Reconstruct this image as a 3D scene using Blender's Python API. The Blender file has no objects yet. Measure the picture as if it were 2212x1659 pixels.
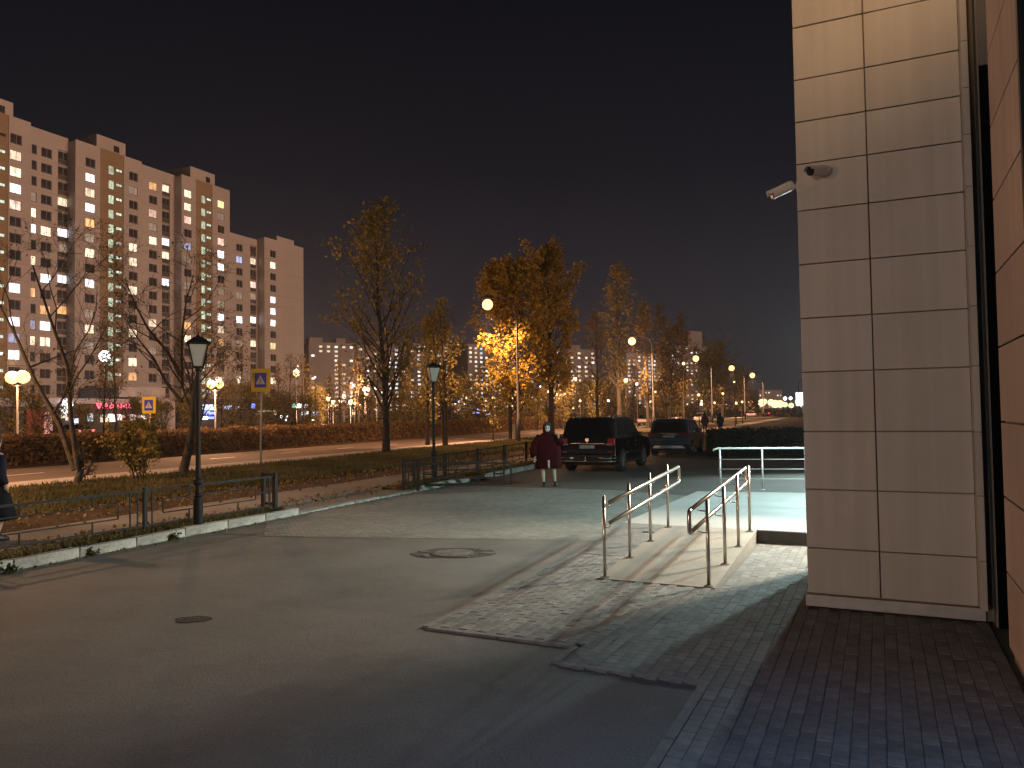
import bpy, bmesh, math, random
from mathutils import Vector, Matrix, Euler
rnd = random.Random(7)
scene = bpy.context.scene
COL = scene.collection
RAD = math.radians

# ------------------------------------------------------------------ camera
CAM_H = 2.1
FPX, CX, CY = 1663.0, 1106.0, 829.5          # focal length and centre for a 2212 x 1659 frame
cam_data = bpy.data.cameras.new('camera')
cam_data.sensor_width = 36.0
cam_data.lens = 36.0 * FPX / 2212.0
cam_data.clip_end = 3000.0
cam_data.clip_start = 0.05
cam = bpy.data.objects.new('camera', cam_data)
COL.objects.link(cam)
CAM_M = Matrix.Rotation(RAD(90 + 2.05), 3, 'X') @ Matrix.Rotation(RAD(-0.84), 3, 'Z')
cam.location = (0, 0, CAM_H)
cam.rotation_euler = CAM_M.to_euler()
scene.camera = cam

# ------------------------------------------------------------------ world (night sky over a lit city)
world = bpy.data.worlds.new('World')
scene.world = world
world.use_nodes = True
wn = world.node_tree
wn.nodes.clear()
w_out = wn.nodes.new('ShaderNodeOutputWorld')
w_bg = wn.nodes.new('ShaderNodeBackground')
w_tc = wn.nodes.new('ShaderNodeTexCoord')
w_sep = wn.nodes.new('ShaderNodeSeparateXYZ')
w_rmp = wn.nodes.new('ShaderNodeValToRGB')
wn.links.new(w_tc.outputs['Generated'], w_sep.inputs[0])
wn.links.new(w_sep.outputs['Z'], w_rmp.inputs[0])
wn.links.new(w_rmp.outputs[0], w_bg.inputs[0])
wn.links.new(w_bg.outputs[0], w_out.inputs[0])
els = w_rmp.color_ramp.elements
els[0].position = 0.0; els[0].color = (0.029, 0.0255, 0.0300, 1)
els[1].position = 1.0; els[1].color = (0.0040, 0.0046, 0.0075, 1)
e = els.new(0.14); e.color = (0.0205, 0.0185, 0.0235, 1)
e = els.new(0.30); e.color = (0.0090, 0.0088, 0.0122, 1)
e = els.new(0.50); e.color = (0.0040, 0.0043, 0.0066, 1)
w_bg.inputs[1].default_value = 1.0

# added low warm sun standing in for city glow, angled at the apartment facade
sun_d = bpy.data.lights.new('city_glow', 'SUN')
sun_d.energy = 1.5
sun_d.color = (1.0, 0.60, 0.41)
sun_d.angle = RAD(24)
sun = bpy.data.objects.new('city_glow', sun_d)
COL.objects.link(sun)
sun.rotation_euler = Vector((-0.93, 0.30, -0.11)).to_track_quat('-Z', 'Y').to_euler()

scene.view_settings.view_transform = 'Standard'
scene.view_settings.look = 'None'
scene.view_settings.gamma = 1.0
scene.view_settings.exposure = 0.0
scene.view_settings.use_curve_mapping = False
scene.render.engine = 'CYCLES'
scene.cycles.use_denoising = True
try:
    scene.cycles.denoiser = 'OPENIMAGEDENOISE'
except Exception:
    pass
scene.cycles.max_bounces = 5
scene.cycles.diffuse_bounces = 3
scene.cycles.glossy_bounces = 3
scene.cycles.transmission_bounces = 3
scene.cycles.transparent_max_bounces = 6
scene.cycles.sample_clamp_indirect = 2.0
scene.cycles.caustics_reflective = False
scene.cycles.caustics_refractive = False

# ------------------------------------------------------------------ helpers: places
def ray(x, y):
    return CAM_M @ Vector(((x - CX) / FPX, -(y - CY) / FPX, -1.0))
def P(x, y, z=0.0):
    d = ray(x, y); t = (z - CAM_H) / d.z
    return Vector((0, 0, CAM_H)) + t * d
def D(x, y, Y):
    d = ray(x, y)
    return Vector((0, 0, CAM_H)) + (Y / d.y) * d
AL = RAD(24.0)                                     # the street's direction
UL = Vector((math.sin(AL), math.cos(AL), 0)); NL = Vector((-math.cos(AL), math.sin(AL), 0))
def L(s, w, z=0.0):
    return UL * s + NL * w + Vector((0, 0, z))
AR = RAD(25.5)                                     # the direction of the building with the ramp
UR = Vector((math.sin(AR), math.cos(AR), 0)); NR = Vector((math.cos(AR), -math.sin(AR), 0))
def R(s, r, z=0.0):
    return UR * s + NR * r + Vector((0, 0, z))
def s_on(x, w):                                    # street coordinate s where line of sight x meets the line w
    d = ray(x, 890.0); d = Vector((d.x, d.y, 0))
    a, b = d.dot(UL), d.dot(NL)
    return w / b * a

# ------------------------------------------------------------------ helpers: meshes
class MB:
    def __init__(self):
        self.v = []; self.f = []; self.mi = []; self.col = None
    def add(self, vs, fs, m=0):
        o = len(self.v)
        self.v += [tuple(p) for p in vs]
        for f in fs:
            self.f.append(tuple(i + o for i in f)); self.mi.append(m)
    def box(self, c, s, rot=0.0, m=0, taper=1.0):
        hx, hy, hz = s[0] / 2, s[1] / 2, s[2] / 2
        ca, sa = math.cos(rot), math.sin(rot)
        vs = []
        for z, k in ((-hz, 1.0), (hz, taper)):
            for x, y in ((-hx, -hy), (hx, -hy), (hx, hy), (-hx, hy)):
                x, y = x * k, y * k
                vs.append((c[0] + x * ca - y * sa, c[1] + x * sa + y * ca, c[2] + z))
        self.add(vs, [(0, 3, 2, 1), (4, 5, 6, 7), (0, 1, 5, 4), (1, 2, 6, 5), (2, 3, 7, 6), (3, 0, 4, 7)], m)
        return self
    def box2(self, lo, hi, m=0):
        return self.box([(a + b) / 2 for a, b in zip(lo, hi)], [b - a for a, b in zip(lo, hi)], 0, m)
    def beam(self, p0, p1, wd, ht, m=0):
        p0, p1 = Vector(p0), Vector(p1)
        d = (p1 - p0).normalized()
        up = Vector((0, 0, 1)) if abs(d.z) < 0.95 else Vector((0, 1, 0))
        a = d.cross(up).normalized() * wd / 2
        b = a.cross(d).normalized() * ht / 2
        vs = [p + q for p in (p0, p1) for q in (-a - b, a - b, a + b, -a + b)]
        self.add(vs, [(0, 3, 2, 1), (4, 5, 6, 7), (0, 1, 5, 4), (1, 2, 6, 5), (2, 3, 7, 6), (3, 0, 4, 7)], m)
        return self
    def tube(self, pts, radii, seg=8, m=0, cap=True):
        pts = [Vector(p) for p in pts]
        if not hasattr(radii, '__len__'): radii = [radii] * len(pts)
        n = len(pts); vs = []; a = None
        for i in range(n):
            d = (pts[min(i + 1, n - 1)] - pts[max(i - 1, 0)])
            d = d.normalized() if d.length > 1e-9 else Vector((0, 0, 1))
            if a is None:
                up = Vector((0, 0, 1)) if abs(d.z) < 0.9 else Vector((1, 0, 0))
                a = d.cross(up).normalized()
            else:
                a = (a - d * a.dot(d))
                a = a.normalized() if a.length > 1e-6 else d.orthogonal().normalized()
            b = d.cross(a)
            for k in range(seg):
                t = 2 * math.pi * k / seg
                vs.append(pts[i] + (a * math.cos(t) + b * math.sin(t)) * radii[i])
        fs = []
        for i in range(n - 1):
            for k in range(seg):
                k2 = (k + 1) % seg
                fs.append((i * seg + k, i * seg + k2, (i + 1) * seg + k2, (i + 1) * seg + k))
        if cap:
            fs.append(tuple(range(seg - 1, -1, -1))); fs.append(tuple((n - 1) * seg + k for k in range(seg)))
        self.add(vs, fs, m); return self
    def lathe(self, prof, c=(0, 0, 0), seg=16, m=0):
        vs = []; fs = []
        for (r, z) in prof:
            for k in range(seg):
                t = 2 * math.pi * k / seg
                vs.append((c[0] + r * math.cos(t), c[1] + r * math.sin(t), c[2] + z))
        n = len(prof)
        for i in range(n - 1):
            for k in range(seg):
                k2 = (k + 1) % seg
                fs.append((i * seg + k, i * seg + k2, (i + 1) * seg + k2, (i + 1) * seg + k))
        fs.append(tuple(range(seg - 1, -1, -1))); fs.append(tuple((n - 1) * seg + k for k in range(seg)))
        self.add(vs, fs, m); return self
    def loft(self, rings, seg=16, m=0, cap=True, power=1.0):
        # rings: (x, y, z, rx, ry)
        vs = []; fs = []
        for (x, y, z, rx, ry) in rings:
            for k in range(seg):
                t = 2 * math.pi * k / seg
                c, s = math.cos(t), math.sin(t)
                if power != 1.0:
                    c = math.copysign(abs(c) ** power, c); s = math.copysign(abs(s) ** power, s)
                vs.append((x + rx * c, y + ry * s, z))
        n = len(rings)
        for i in range(n - 1):
            for k in range(seg):
                k2 = (k + 1) % seg
                fs.append((i * seg + k, i * seg + k2, (i + 1) * seg + k2, (i + 1) * seg + k))
        if cap:
            fs.append(tuple(range(seg - 1, -1, -1))); fs.append(tuple((n - 1) * seg + k for k in range(seg)))
        self.add(vs, fs, m); return self
    def poly(self, pts, z0, z1, m=0):
        n = len(pts)
        vs = [(p[0], p[1], z0) for p in pts] + [(p[0], p[1], z1) for p in pts]
        fs = [tuple(range(n - 1, -1, -1)), tuple(range(n, 2 * n))]
        for i in range(n):
            j = (i + 1) % n
            fs.append((i, j, n + j, n + i))
        self.add(vs, fs, m); return self
    def mesh(self, name, mats, smooth=False):
        me = bpy.data.meshes.new(name)
        me.from_pydata(self.v, [], self.f)
        if not isinstance(mats, (list, tuple)): mats = [mats]
        for mt in mats: me.materials.append(mt)
        if len(mats) > 1: me.polygons.foreach_set('material_index', self.mi)
        if self.col is not None:
            ca = me.color_attributes.new('tint', 'FLOAT_COLOR', 'CORNER')
            buf = []
            for f, c in zip(self.f, self.col):
                buf += list(c) * len(f)
            ca.data.foreach_set('color', buf)
        if smooth: me.polygons.foreach_set('use_smooth', [True] * len(me.polygons))
        me.update()
        return me
    def build(self, name, mats, parent=None, smooth=False, loc=None, rotz=0.0, bevel=0.0, recalc=False):
        me = self.mesh(name, mats, smooth)
        if recalc:
            bm = bmesh.new(); bm.from_mesh(me); bmesh.ops.recalc_face_normals(bm, faces=bm.faces); bm.to_mesh(me); bm.free()
        o = link(name, me, parent)
        if loc is not None: o.location = loc
        o.rotation_euler.z = rotz
        if bevel:
            b = o.modifiers.new('bevel', 'BEVEL'); b.width = bevel; b.segments = 2; b.limit_method = 'ANGLE'; b.angle_limit = RAD(40)
        return o
def link(name, data, parent=None, loc=None):
    o = bpy.data.objects.new(name, data)
    COL.objects.link(o)
    if parent is not None: o.parent = parent
    if loc is not None: o.location = loc
    return o
def tag(o, label=None, cat=None, group=None, kind=None):
    if label: o['label'] = label
    if cat: o['category'] = cat
    if group: o['group'] = group
    if kind: o['kind'] = kind
    return o
def thing(name, loc, label, cat, rotz=0.0, group=None):
    o = link(name, None); o.location = loc; o.rotation_euler.z = rotz
    o.empty_display_size = 0.2
    return tag(o, label, cat, group)
def children(o): return [c for c in bpy.data.objects if c.parent == o]
def copy_tree(o, parent=None, kids=None):
    c = o.copy(); COL.objects.link(c); c.parent = parent
    for ch in kids[o.name] if kids and o.name in kids else children(o):
        copy_tree(ch, c)
    return c
def struct(o): o['kind'] = 'structure'; return o

ONES = 'zeroth first second third fourth fifth sixth seventh eighth ninth tenth eleventh twelfth thirteenth fourteenth fifteenth sixteenth seventeenth eighteenth nineteenth'.split()
TENS = {20: 'twenty', 30: 'thirty', 40: 'forty', 50: 'fifty', 60: 'sixty', 70: 'seventy', 80: 'eighty', 90: 'ninety'}
def ordinal(n):
    if n < 20: return ONES[n]
    t = n // 10 * 10
    return (TENS[t][:-1] + 'ieth') if n == t else TENS[t] + '-' + ONES[n - t]

# ------------------------------------------------------------------ helpers: materials
def srgb(r, g, b):
    f = lambda c: (c / 255 / 12.92) if c / 255 <= 0.04045 else ((c / 255 + 0.055) / 1.055) ** 2.4
    return (f(r), f(g), f(b), 1)
def mat(name, color, rough=0.7, metal=0.0, var=0.0, scale=6.0, bump=0.0, bscale=60.0, color2=None, spec=0.5, coat=0.0, coords='Object', trans=0.0, detail=4.0):
    m = bpy.data.materials.new(name); m.use_nodes = True
    nt = m.node_tree; b = nt.nodes['Principled BSDF']
    col = tuple(color[:3]) + (1,)
    b.inputs['Base Color'].default_value = col
    b.inputs['Roughness'].default_value = rough
    b.inputs['Metallic'].default_value = metal
    b.inputs['Specular IOR Level'].default_value = spec
    if coat: b.inputs['Coat Weight'].default_value = coat; b.inputs['Coat Roughness'].default_value = 0.05
    tc = nt.nodes.new('ShaderNodeTexCoord')
    if var or color2:
        n = nt.nodes.new('ShaderNodeTexNoise'); n.inputs['Scale'].default_value = scale; n.inputs['Detail'].default_value = detail
        n.inputs['Roughness'].default_value = 0.65
        nt.links.new(tc.outputs[coords], n.inputs['Vector'])
        r = nt.nodes.new('ShaderNodeValToRGB')
        r.color_ramp.elements[0].position = 0.3; r.color_ramp.elements[1].position = 0.72
        c2 = tuple(color2[:3]) + (1,) if color2 else tuple(min(1, c * (1 + var)) for c in col[:3]) + (1,)
        c1 = col if color2 else tuple(c * (1 - var) for c in col[:3]) + (1,)
        r.color_ramp.elements[0].color = c1; r.color_ramp.elements[1].color = c2
        nt.links.new(n.outputs['Fac'], r.inputs[0]); nt.links.new(r.outputs[0], b.inputs['Base Color'])
    if bump:
        n2 = nt.nodes.new('ShaderNodeTexNoise'); n2.inputs['Scale'].default_value = bscale; n2.inputs['Detail'].default_value = 3
        nt.links.new(tc.outputs[coords], n2.inputs['Vector'])
        bp = nt.nodes.new('ShaderNodeBump'); bp.inputs['Strength'].default_value = bump; bp.inputs['Distance'].default_value = 0.02
        nt.links.new(n2.outputs['Fac'], bp.inputs['Height']); nt.links.new(bp.outputs[0], b.inputs['Normal'])
    return m
def emit(name, color, strength, pattern=False, base=(0.4, 0.4, 0.4), sample=False):
    m = bpy.data.materials.new(name); m.use_nodes = True
    nt = m.node_tree; b = nt.nodes['Principled BSDF']
    b.inputs['Base Color'].default_value = tuple(base) + (1,)
    b.inputs['Roughness'].default_value = 0.4
    b.inputs['Emission Color'].default_value = tuple(color[:3]) + (1,)
    b.inputs['Emission Strength'].default_value = strength
    if pattern:       # curtains, furniture and lamps seen through a pane
        tc = nt.nodes.new('ShaderNodeTexCoord'); oi = nt.nodes.new('ShaderNodeObjectInfo')
        ad = nt.nodes.new('ShaderNodeVectorMath'); ad.operation = 'MULTIPLY_ADD'
        ad.inputs[1].default_value = (1.6, 1.0, 0.7)
        sc = nt.nodes.new('ShaderNodeVectorMath'); sc.operation = 'SCALE'; sc.inputs[0].default_value = (37, 19, 53)
        nt.links.new(oi.outputs['Random'], sc.inputs['Scale'])
        nt.links.new(tc.outputs['Object'], ad.inputs[0]); nt.links.new(sc.outputs[0], ad.inputs[2])
        n = nt.nodes.new('ShaderNodeTexNoise'); n.inputs['Scale'].default_value = 1.5; n.inputs['Detail'].default_value = 2.0
        nt.links.new(ad.outputs[0], n.inputs['Vector'])
        mr = nt.nodes.new('ShaderNodeMapRange')
        mr.inputs['From Min'].default_value = 0.3; mr.inputs['From Max'].default_value = 0.72
        mr.inputs['To Min'].default_value = strength * 0.35; mr.inputs['To Max'].default_value = strength * 1.25
        nt.links.new(n.outputs['Fac'], mr.inputs[0])
        mx = nt.nodes.new('ShaderNodeMath'); mx.operation = 'MULTIPLY_ADD'; mx.inputs[1].default_value = 0.7; mx.inputs[2].default_value = 0.6
        nt.links.new(oi.outputs['Random'], mx.inputs[0])
        mm = nt.nodes.new('ShaderNodeMath'); mm.operation = 'MULTIPLY'
        nt.links.new(mr.outputs[0], mm.inputs[0]); nt.links.new(mx.outputs[0], mm.inputs[1])
        nt.links.new(mm.outputs[0], b.inputs['Emission Strength'])
    m.cycles.emission_sampling = 'AUTO' if sample else 'NONE'
    return m
def leaf_mat(name, c1, c2, rough=0.6):
    m = bpy.data.materials.new(name); m.use_nodes = True
    nt = m.node_tree; nt.nodes.clear()
    out = nt.nodes.new('ShaderNodeOutputMaterial')
    at = nt.nodes.new('ShaderNodeAttribute'); at.attribute_name = 'tint'
    r = nt.nodes.new('ShaderNodeValToRGB')
    r.color_ramp.elements[0].color = tuple(c1) + (1,); r.color_ramp.elements[1].color = tuple(c2) + (1,)
    nt.links.new(at.outputs['Fac'], r.inputs[0])
    d = nt.nodes.new('ShaderNodeBsdfDiffuse'); t = nt.nodes.new('ShaderNodeBsdfTranslucent'); mx = nt.nodes.new('ShaderNodeMixShader')
    mx.inputs[0].default_value = 0.4
    nt.links.new(r.outputs[0], d.inputs[0]); nt.links.new(r.outputs[0], t.inputs[0])
    nt.links.new(d.outputs[0], mx.inputs[1]); nt.links.new(t.outputs[0], mx.inputs[2])
    nt.links.new(mx.outputs[0], out.inputs[0])
    return m

def asphalt_mat(name, color, var=0.3, wear=(0.09, 0.085, 0.08), rough=0.85, grain=0.35):
    m = mat(name, color, rough, 0, var, 0.35, 0, coords='Object', spec=0.35, detail=8)
    nt = m.node_tree; b = nt.nodes['Principled BSDF']
    tc = [n for n in nt.nodes if n.type == 'TEX_COORD'][0]
    n = nt.nodes.new('ShaderNodeTexNoise'); n.inputs['Scale'].default_value = 55; n.inputs['Detail'].default_value = 4
    n3 = nt.nodes.new('ShaderNodeTexNoise'); n3.inputs['Scale'].default_value = 2.6; n3.inputs['Detail'].default_value = 7; n3.inputs['Roughness'].default_value = 0.7
    nt.links.new(tc.outputs['Object'], n.inputs['Vector']); nt.links.new(tc.outputs['Object'], n3.inputs['Vector'])
    src = b.inputs['Base Color'].links[0].from_socket
    mx = nt.nodes.new('ShaderNodeMix'); mx.data_type = 'RGBA'; mx.blend_type = 'OVERLAY'; mx.inputs[0].default_value = grain
    nt.links.new(src, mx.inputs[6]); nt.links.new(n.outputs['Fac'], mx.inputs[7])
    rp = nt.nodes.new('ShaderNodeValToRGB'); rp.color_ramp.elements[0].position = 0.56; rp.color_ramp.elements[1].position = 0.75
    rp.color_ramp.elements[0].color = (0, 0, 0, 1); rp.color_ramp.elements[1].color = (0.6, 0.6, 0.6, 1)
    nt.links.new(n3.outputs['Fac'], rp.inputs[0])
    m2 = nt.nodes.new('ShaderNodeMix'); m2.data_type = 'RGBA'; m2.inputs[7].default_value = tuple(wear) + (1,)
    nt.links.new(rp.outputs[0], m2.inputs[0]); nt.links.new(mx.outputs[2], m2.inputs[6])
    nt.links.new(m2.outputs[2], b.inputs['Base Color'])
    bp = nt.nodes.new('ShaderNodeBump'); bp.inputs['Strength'].default_value = 0.5; bp.inputs['Distance'].default_value = 0.006
    nt.links.new(n.outputs['Fac'], bp.inputs['Height'])
    bp2 = nt.nodes.new('ShaderNodeBump'); bp2.inputs['Strength'].default_value = 0.5; bp2.inputs['Distance'].default_value = 0.02
    nt.links.new(n3.outputs['Fac'], bp2.inputs['Height']); nt.links.new(bp.outputs[0], bp2.inputs['Normal'])
    nt.links.new(bp2.outputs[0], b.inputs['Normal'])
    return m
def block_mat(name, c1, c2, mortar, sx=5.0, rot=AL):
    m = asphalt_mat(name, c1, 0.25, wear=c2)
    nt = m.node_tree; b = nt.nodes['Principled BSDF']
    tc = [n for n in nt.nodes if n.type == 'TEX_COORD'][0]
    mp = nt.nodes.new('ShaderNodeMapping'); mp.inputs['Rotation'].default_value = (0, 0, rot)
    br = nt.nodes.new('ShaderNodeTexBrick'); br.inputs['Scale'].default_value = sx
    br.inputs['Color1'].default_value = (0.75, 0.75, 0.75, 1); br.inputs['Color2'].default_value = (1.15, 1.15, 1.15, 1); br.inputs['Mortar'].default_value = (0.35, 0.35, 0.35, 1)
    br.inputs['Mortar Size'].default_value = 0.02
    nz = nt.nodes.new('ShaderNodeTexNoise'); nz.inputs['Scale'].default_value = 1.2
    nt.links.new(tc.outputs['Object'], mp.inputs[0]); nt.links.new(mp.outputs[0], br.inputs['Vector'])
    src = b.inputs['Base Color'].links[0].from_socket
    mx = nt.nodes.new('ShaderNodeMix'); mx.data_type = 'RGBA'; mx.blend_type = 'MULTIPLY'; mx.inputs[0].default_value = 0.9
    nt.links.new(src, mx.inputs[6]); nt.links.new(br.outputs['Color'], mx.inputs[7]); nt.links.new(mx.outputs[2], b.inputs['Base Color'])
    bp = nt.nodes.new('ShaderNodeBump'); bp.inputs['Strength'].default_value = 0.6; bp.inputs['Distance'].default_value = 0.012; bp.invert = True
    nt.links.new(br.outputs['Fac'], bp.inputs['Height'])
    nt.links.new(b.inputs['Normal'].links[0].from_socket, bp.inputs['Normal']); nt.links.new(bp.outputs[0], b.inputs['Normal'])
    return m

def tone_by_object(m, amt=0.1, streak=0.12):
    # every slab has its own tone, with faint vertical rain streaks and blotches
    nt = m.node_tree; b = nt.nodes['Principled BSDF']
    src = b.inputs['Base Color'].links[0].from_socket
    oi = nt.nodes.new('ShaderNodeObjectInfo'); geo = nt.nodes.new('ShaderNodeNewGeometry')
    mp = nt.nodes.new('ShaderNodeMapping'); mp.inputs['Scale'].default_value = (9, 9, 0.35)
    n = nt.nodes.new('ShaderNodeTexNoise'); n.inputs['Scale'].default_value = 1.0; n.inputs['Detail'].default_value = 6
    nt.links.new(geo.outputs['Position'], mp.inputs[0]); nt.links.new(mp.outputs[0], n.inputs['Vector'])
    a = nt.nodes.new('ShaderNodeMath'); a.operation = 'MULTIPLY_ADD'; a.inputs[1].default_value = amt * 2; a.inputs[2].default_value = 1 - amt
    nt.links.new(oi.outputs['Random'], a.inputs[0])
    c = nt.nodes.new('ShaderNodeMapRange'); c.inputs['From Min'].default_value = 0.3; c.inputs['From Max'].default_value = 0.7; c.inputs['To Min'].default_value = 1 - streak; c.inputs['To Max'].default_value = 1 + streak * 0.4
    nt.links.new(n.outputs['Fac'], c.inputs[0])
    d = nt.nodes.new('ShaderNodeMath'); d.operation = 'MULTIPLY'
    nt.links.new(a.outputs[0], d.inputs[0]); nt.links.new(c.outputs[0], d.inputs[1])
    mx = nt.nodes.new('ShaderNodeVectorMath'); mx.operation = 'SCALE'
    nt.links.new(src, mx.inputs[0]); nt.links.new(d.outputs[0], mx.inputs['Scale']); nt.links.new(mx.outputs[0], b.inputs['Base Color'])
    return m
def cracked(m, scale=0.28, width=0.010, dark=0.45):
    nt = m.node_tree; b = nt.nodes['Principled BSDF']
    src = b.inputs['Base Color'].links[0].from_socket
    tc = [n for n in nt.nodes if n.type == 'TEX_COORD'][0]
    nz = nt.nodes.new('ShaderNodeTexNoise'); nz.inputs['Scale'].default_value = 1.6; nz.inputs['Detail'].default_value = 6
    nt.links.new(tc.outputs['Object'], nz.inputs['Vector'])
    ad = nt.nodes.new('ShaderNodeVectorMath'); ad.operation = 'MULTIPLY_ADD'; ad.inputs[1].default_value = (0.9, 0.9, 0)
    nt.links.new(nz.outputs['Color'], ad.inputs[0]); nt.links.new(tc.outputs['Object'], ad.inputs[2])
    vo = nt.nodes.new('ShaderNodeTexVoronoi'); vo.feature = 'DISTANCE_TO_EDGE'; vo.inputs['Scale'].default_value = scale
    nt.links.new(ad.outputs[0], vo.inputs['Vector'])
    mr = nt.nodes.new('ShaderNodeMapRange'); mr.inputs['From Max'].default_value = width * scale * 3; mr.inputs['To Min'].default_value = 1.0; mr.inputs['To Max'].default_value = 0.0
    nt.links.new(vo.outputs['Distance'], mr.inputs[0])
    n2 = nt.nodes.new('ShaderNodeTexNoise'); n2.inputs['Scale'].default_value = 0.5; nt.links.new(tc.outputs['Object'], n2.inputs['Vector'])
    r2 = nt.nodes.new('ShaderNodeMapRange'); r2.inputs['From Min'].default_value = 0.42; r2.inputs['From Max'].default_value = 0.6; nt.links.new(n2.outputs['Fac'], r2.inputs[0])
    ml = nt.nodes.new('ShaderNodeMath'); ml.operation = 'MULTIPLY'; nt.links.new(mr.outputs[0], ml.inputs[0]); nt.links.new(r2.outputs[0], ml.inputs[1])
    # oil and damp stains
    n3 = nt.nodes.new('ShaderNodeTexNoise'); n3.inputs['Scale'].default_value = 0.9; n3.inputs['Detail'].default_value = 5; n3.inputs['Distortion'].default_value = 0.6; nt.links.new(tc.outputs['Object'], n3.inputs['Vector'])
    r3 = nt.nodes.new('ShaderNodeMapRange'); r3.inputs['From Min'].default_value = 0.58; r3.inputs['From Max'].default_value = 0.72; r3.inputs['To Max'].default_value = 0.35; nt.links.new(n3.outputs['Fac'], r3.inputs[0])
    mxx = nt.nodes.new('ShaderNodeMath'); mxx.operation = 'MAXIMUM'; nt.links.new(ml.outputs[0], mxx.inputs[0]); nt.links.new(r3.outputs[0], mxx.inputs[1])
    mx = nt.nodes.new('ShaderNodeMix'); mx.data_type = 'RGBA'; mx.blend_type = 'MULTIPLY'; mx.inputs[7].default_value = (dark, dark, dark, 1)
    nt.links.new(mxx.outputs[0], mx.inputs[0]); nt.links.new(src, mx.inputs[6]); nt.links.new(mx.outputs[2], b.inputs['Base Color'])
    return m
M = {}
M['asphalt'] = asphalt_mat('asphalt', (0.138, 0.133, 0.126), 0.30, wear=(0.185, 0.178, 0.166), grain=0.6)
cracked(M['asphalt'], 0.16, 0.007, 0.72)
M['road'] = asphalt_mat('road_asphalt', (0.105, 0.080, 0.066), 0.25, wear=(0.13, 0.10, 0.083), rough=0.9)
M['blocks'] = block_mat('worn_block_paving', (0.22, 0.22, 0.2), (0.34, 0.34, 0.31), (0.1, 0.1, 0.1), 4.0)
M['footpath'] = asphalt_mat('footpath_asphalt', (0.19, 0.175, 0.16), 0.3, wear=(0.22, 0.2, 0.18))
M['light_path'] = asphalt_mat('pale_path', (0.32, 0.30, 0.28), 0.2, wear=(0.38, 0.36, 0.34))
M['soil'] = mat('leafy_soil', (0.055, 0.036, 0.022), 0.95, 0, 0.5, 3, 0.8, 14, spec=0.1)
M['lawn'] = mat('lawn_soil', (0.042, 0.038, 0.02), 0.95, 0, 0.5, 1.2, 0.8, 9, color2=(0.07, 0.058, 0.032), spec=0.1)
M['ground'] = mat('dark_ground', (0.05, 0.045, 0.038), 0.95, 0, 0.3, 0.05, spec=0.1)
M['grass'] = leaf_mat('grass_blades', (0.055, 0.062, 0.026), (0.165, 0.14, 0.07))
M['fallen'] = leaf_mat('fallen_leaf', (0.10, 0.05, 0.012), (0.33, 0.24, 0.10))
M['concrete'] = mat('kerb_concrete', (0.37, 0.365, 0.335), 0.9, 0, 0.42, 3.5, 0.7, 30, spec=0.2)
M['paver_a'] = mat('paver_concrete', (0.175, 0.176, 0.173), 0.85, 0, 0.25, 9, 0.4, 60, spec=0.3)
M['paver_b'] = mat('paver_concrete_dark', (0.148, 0.150, 0.149), 0.85, 0, 0.25, 9, 0.4, 60, spec=0.3)
M['paver_c'] = mat('paver_concrete_pale', (0.205, 0.206, 0.201), 0.85, 0, 0.22, 9, 0.4, 60, spec=0.3)
M['paver_bed'] = mat('paver_sand_joint', (0.115, 0.11, 0.10), 0.95, 0, 0.3, 8)
M['ramp'] = mat('ramp_concrete', (0.235, 0.215, 0.19), 0.7, 0, 0.16, 1.6, 0.2, 40, detail=8)
M['platform'] = mat('platform_concrete', (0.30, 0.30, 0.295), 0.6, 0, 0.14, 1.1, 0.2, 40, detail=8)
M['riser'] = mat('dark_stone_riser', (0.035, 0.03, 0.028), 0.5, 0, 0.2, 5)
M['steel'] = mat('stainless_steel', (0.62, 0.58, 0.53), 0.28, 1.0, 0.08, 14)
M['rail_satin'] = mat('satin_steel', (0.66, 0.66, 0.64), 0.5, 0.35, 0.08, 14)
M['panel'] = mat('beige_cladding', (0.52, 0.485, 0.43), 0.55, 0, 0.06, 0.9, 0.05, 140, detail=7)
tone_by_object(M['panel'], 0.05, 0.10)
M['panel_joint'] = mat('cladding_joint', (0.24, 0.21, 0.17), 0.9)
M['wallpanel'] = mat('terracotta_cladding', (0.50, 0.385, 0.315), 0.6, 0, 0.07, 1.2, 0.05, 120, detail=7)
tone_by_object(M['wallpanel'], 0.07, 0.14)
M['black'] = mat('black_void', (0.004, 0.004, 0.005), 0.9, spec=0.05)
M['darkglass'] = mat('dark_glass', (0.006, 0.006, 0.008), 0.08, 0, spec=0.6)
M['greypanel'] = mat('grey_sheet', (0.14, 0.13, 0.125), 0.6)
M['white_plastic'] = mat('white_plastic', (0.62, 0.60, 0.57), 0.45, 0, 0.08, 12)
M['black_plastic'] = mat('black_plastic', (0.012, 0.012, 0.014), 0.35)
M['fence'] = mat('black_iron_paint', (0.007, 0.0075, 0.008), 0.75, 0.0, 0.3, 18, 0.3, 60)
M['lantern_metal'] = mat('lantern_black_metal', (0.006, 0.006, 0.007), 0.65, spec=0.3)
M['lantern_glass'] = mat('milky_lantern_glass', (0.42, 0.40, 0.36), 0.35, 0, 0.06, 8)
M['galv'] = mat('galvanised_pole', (0.45, 0.44, 0.42), 0.5, 0.3, 0.12, 9)
M['lamp_pole'] = mat('weathered_lamp_pole', (0.045, 0.042, 0.04), 0.7, 0.1, 0.2, 9)
M['sign_yellow'] = mat('sign_yellow', (0.93, 0.66, 0.02), 0.4, 0, 0.04, 3)
M['sign_blue'] = mat('sign_blue', (0.05, 0.07, 0.66), 0.4)
M['sign_white'] = mat('sign_white', (0.72, 0.70, 0.68), 0.4)
M['sign_black'] = mat('sign_black', (0.02, 0.02, 0.03), 0.5)
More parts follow.
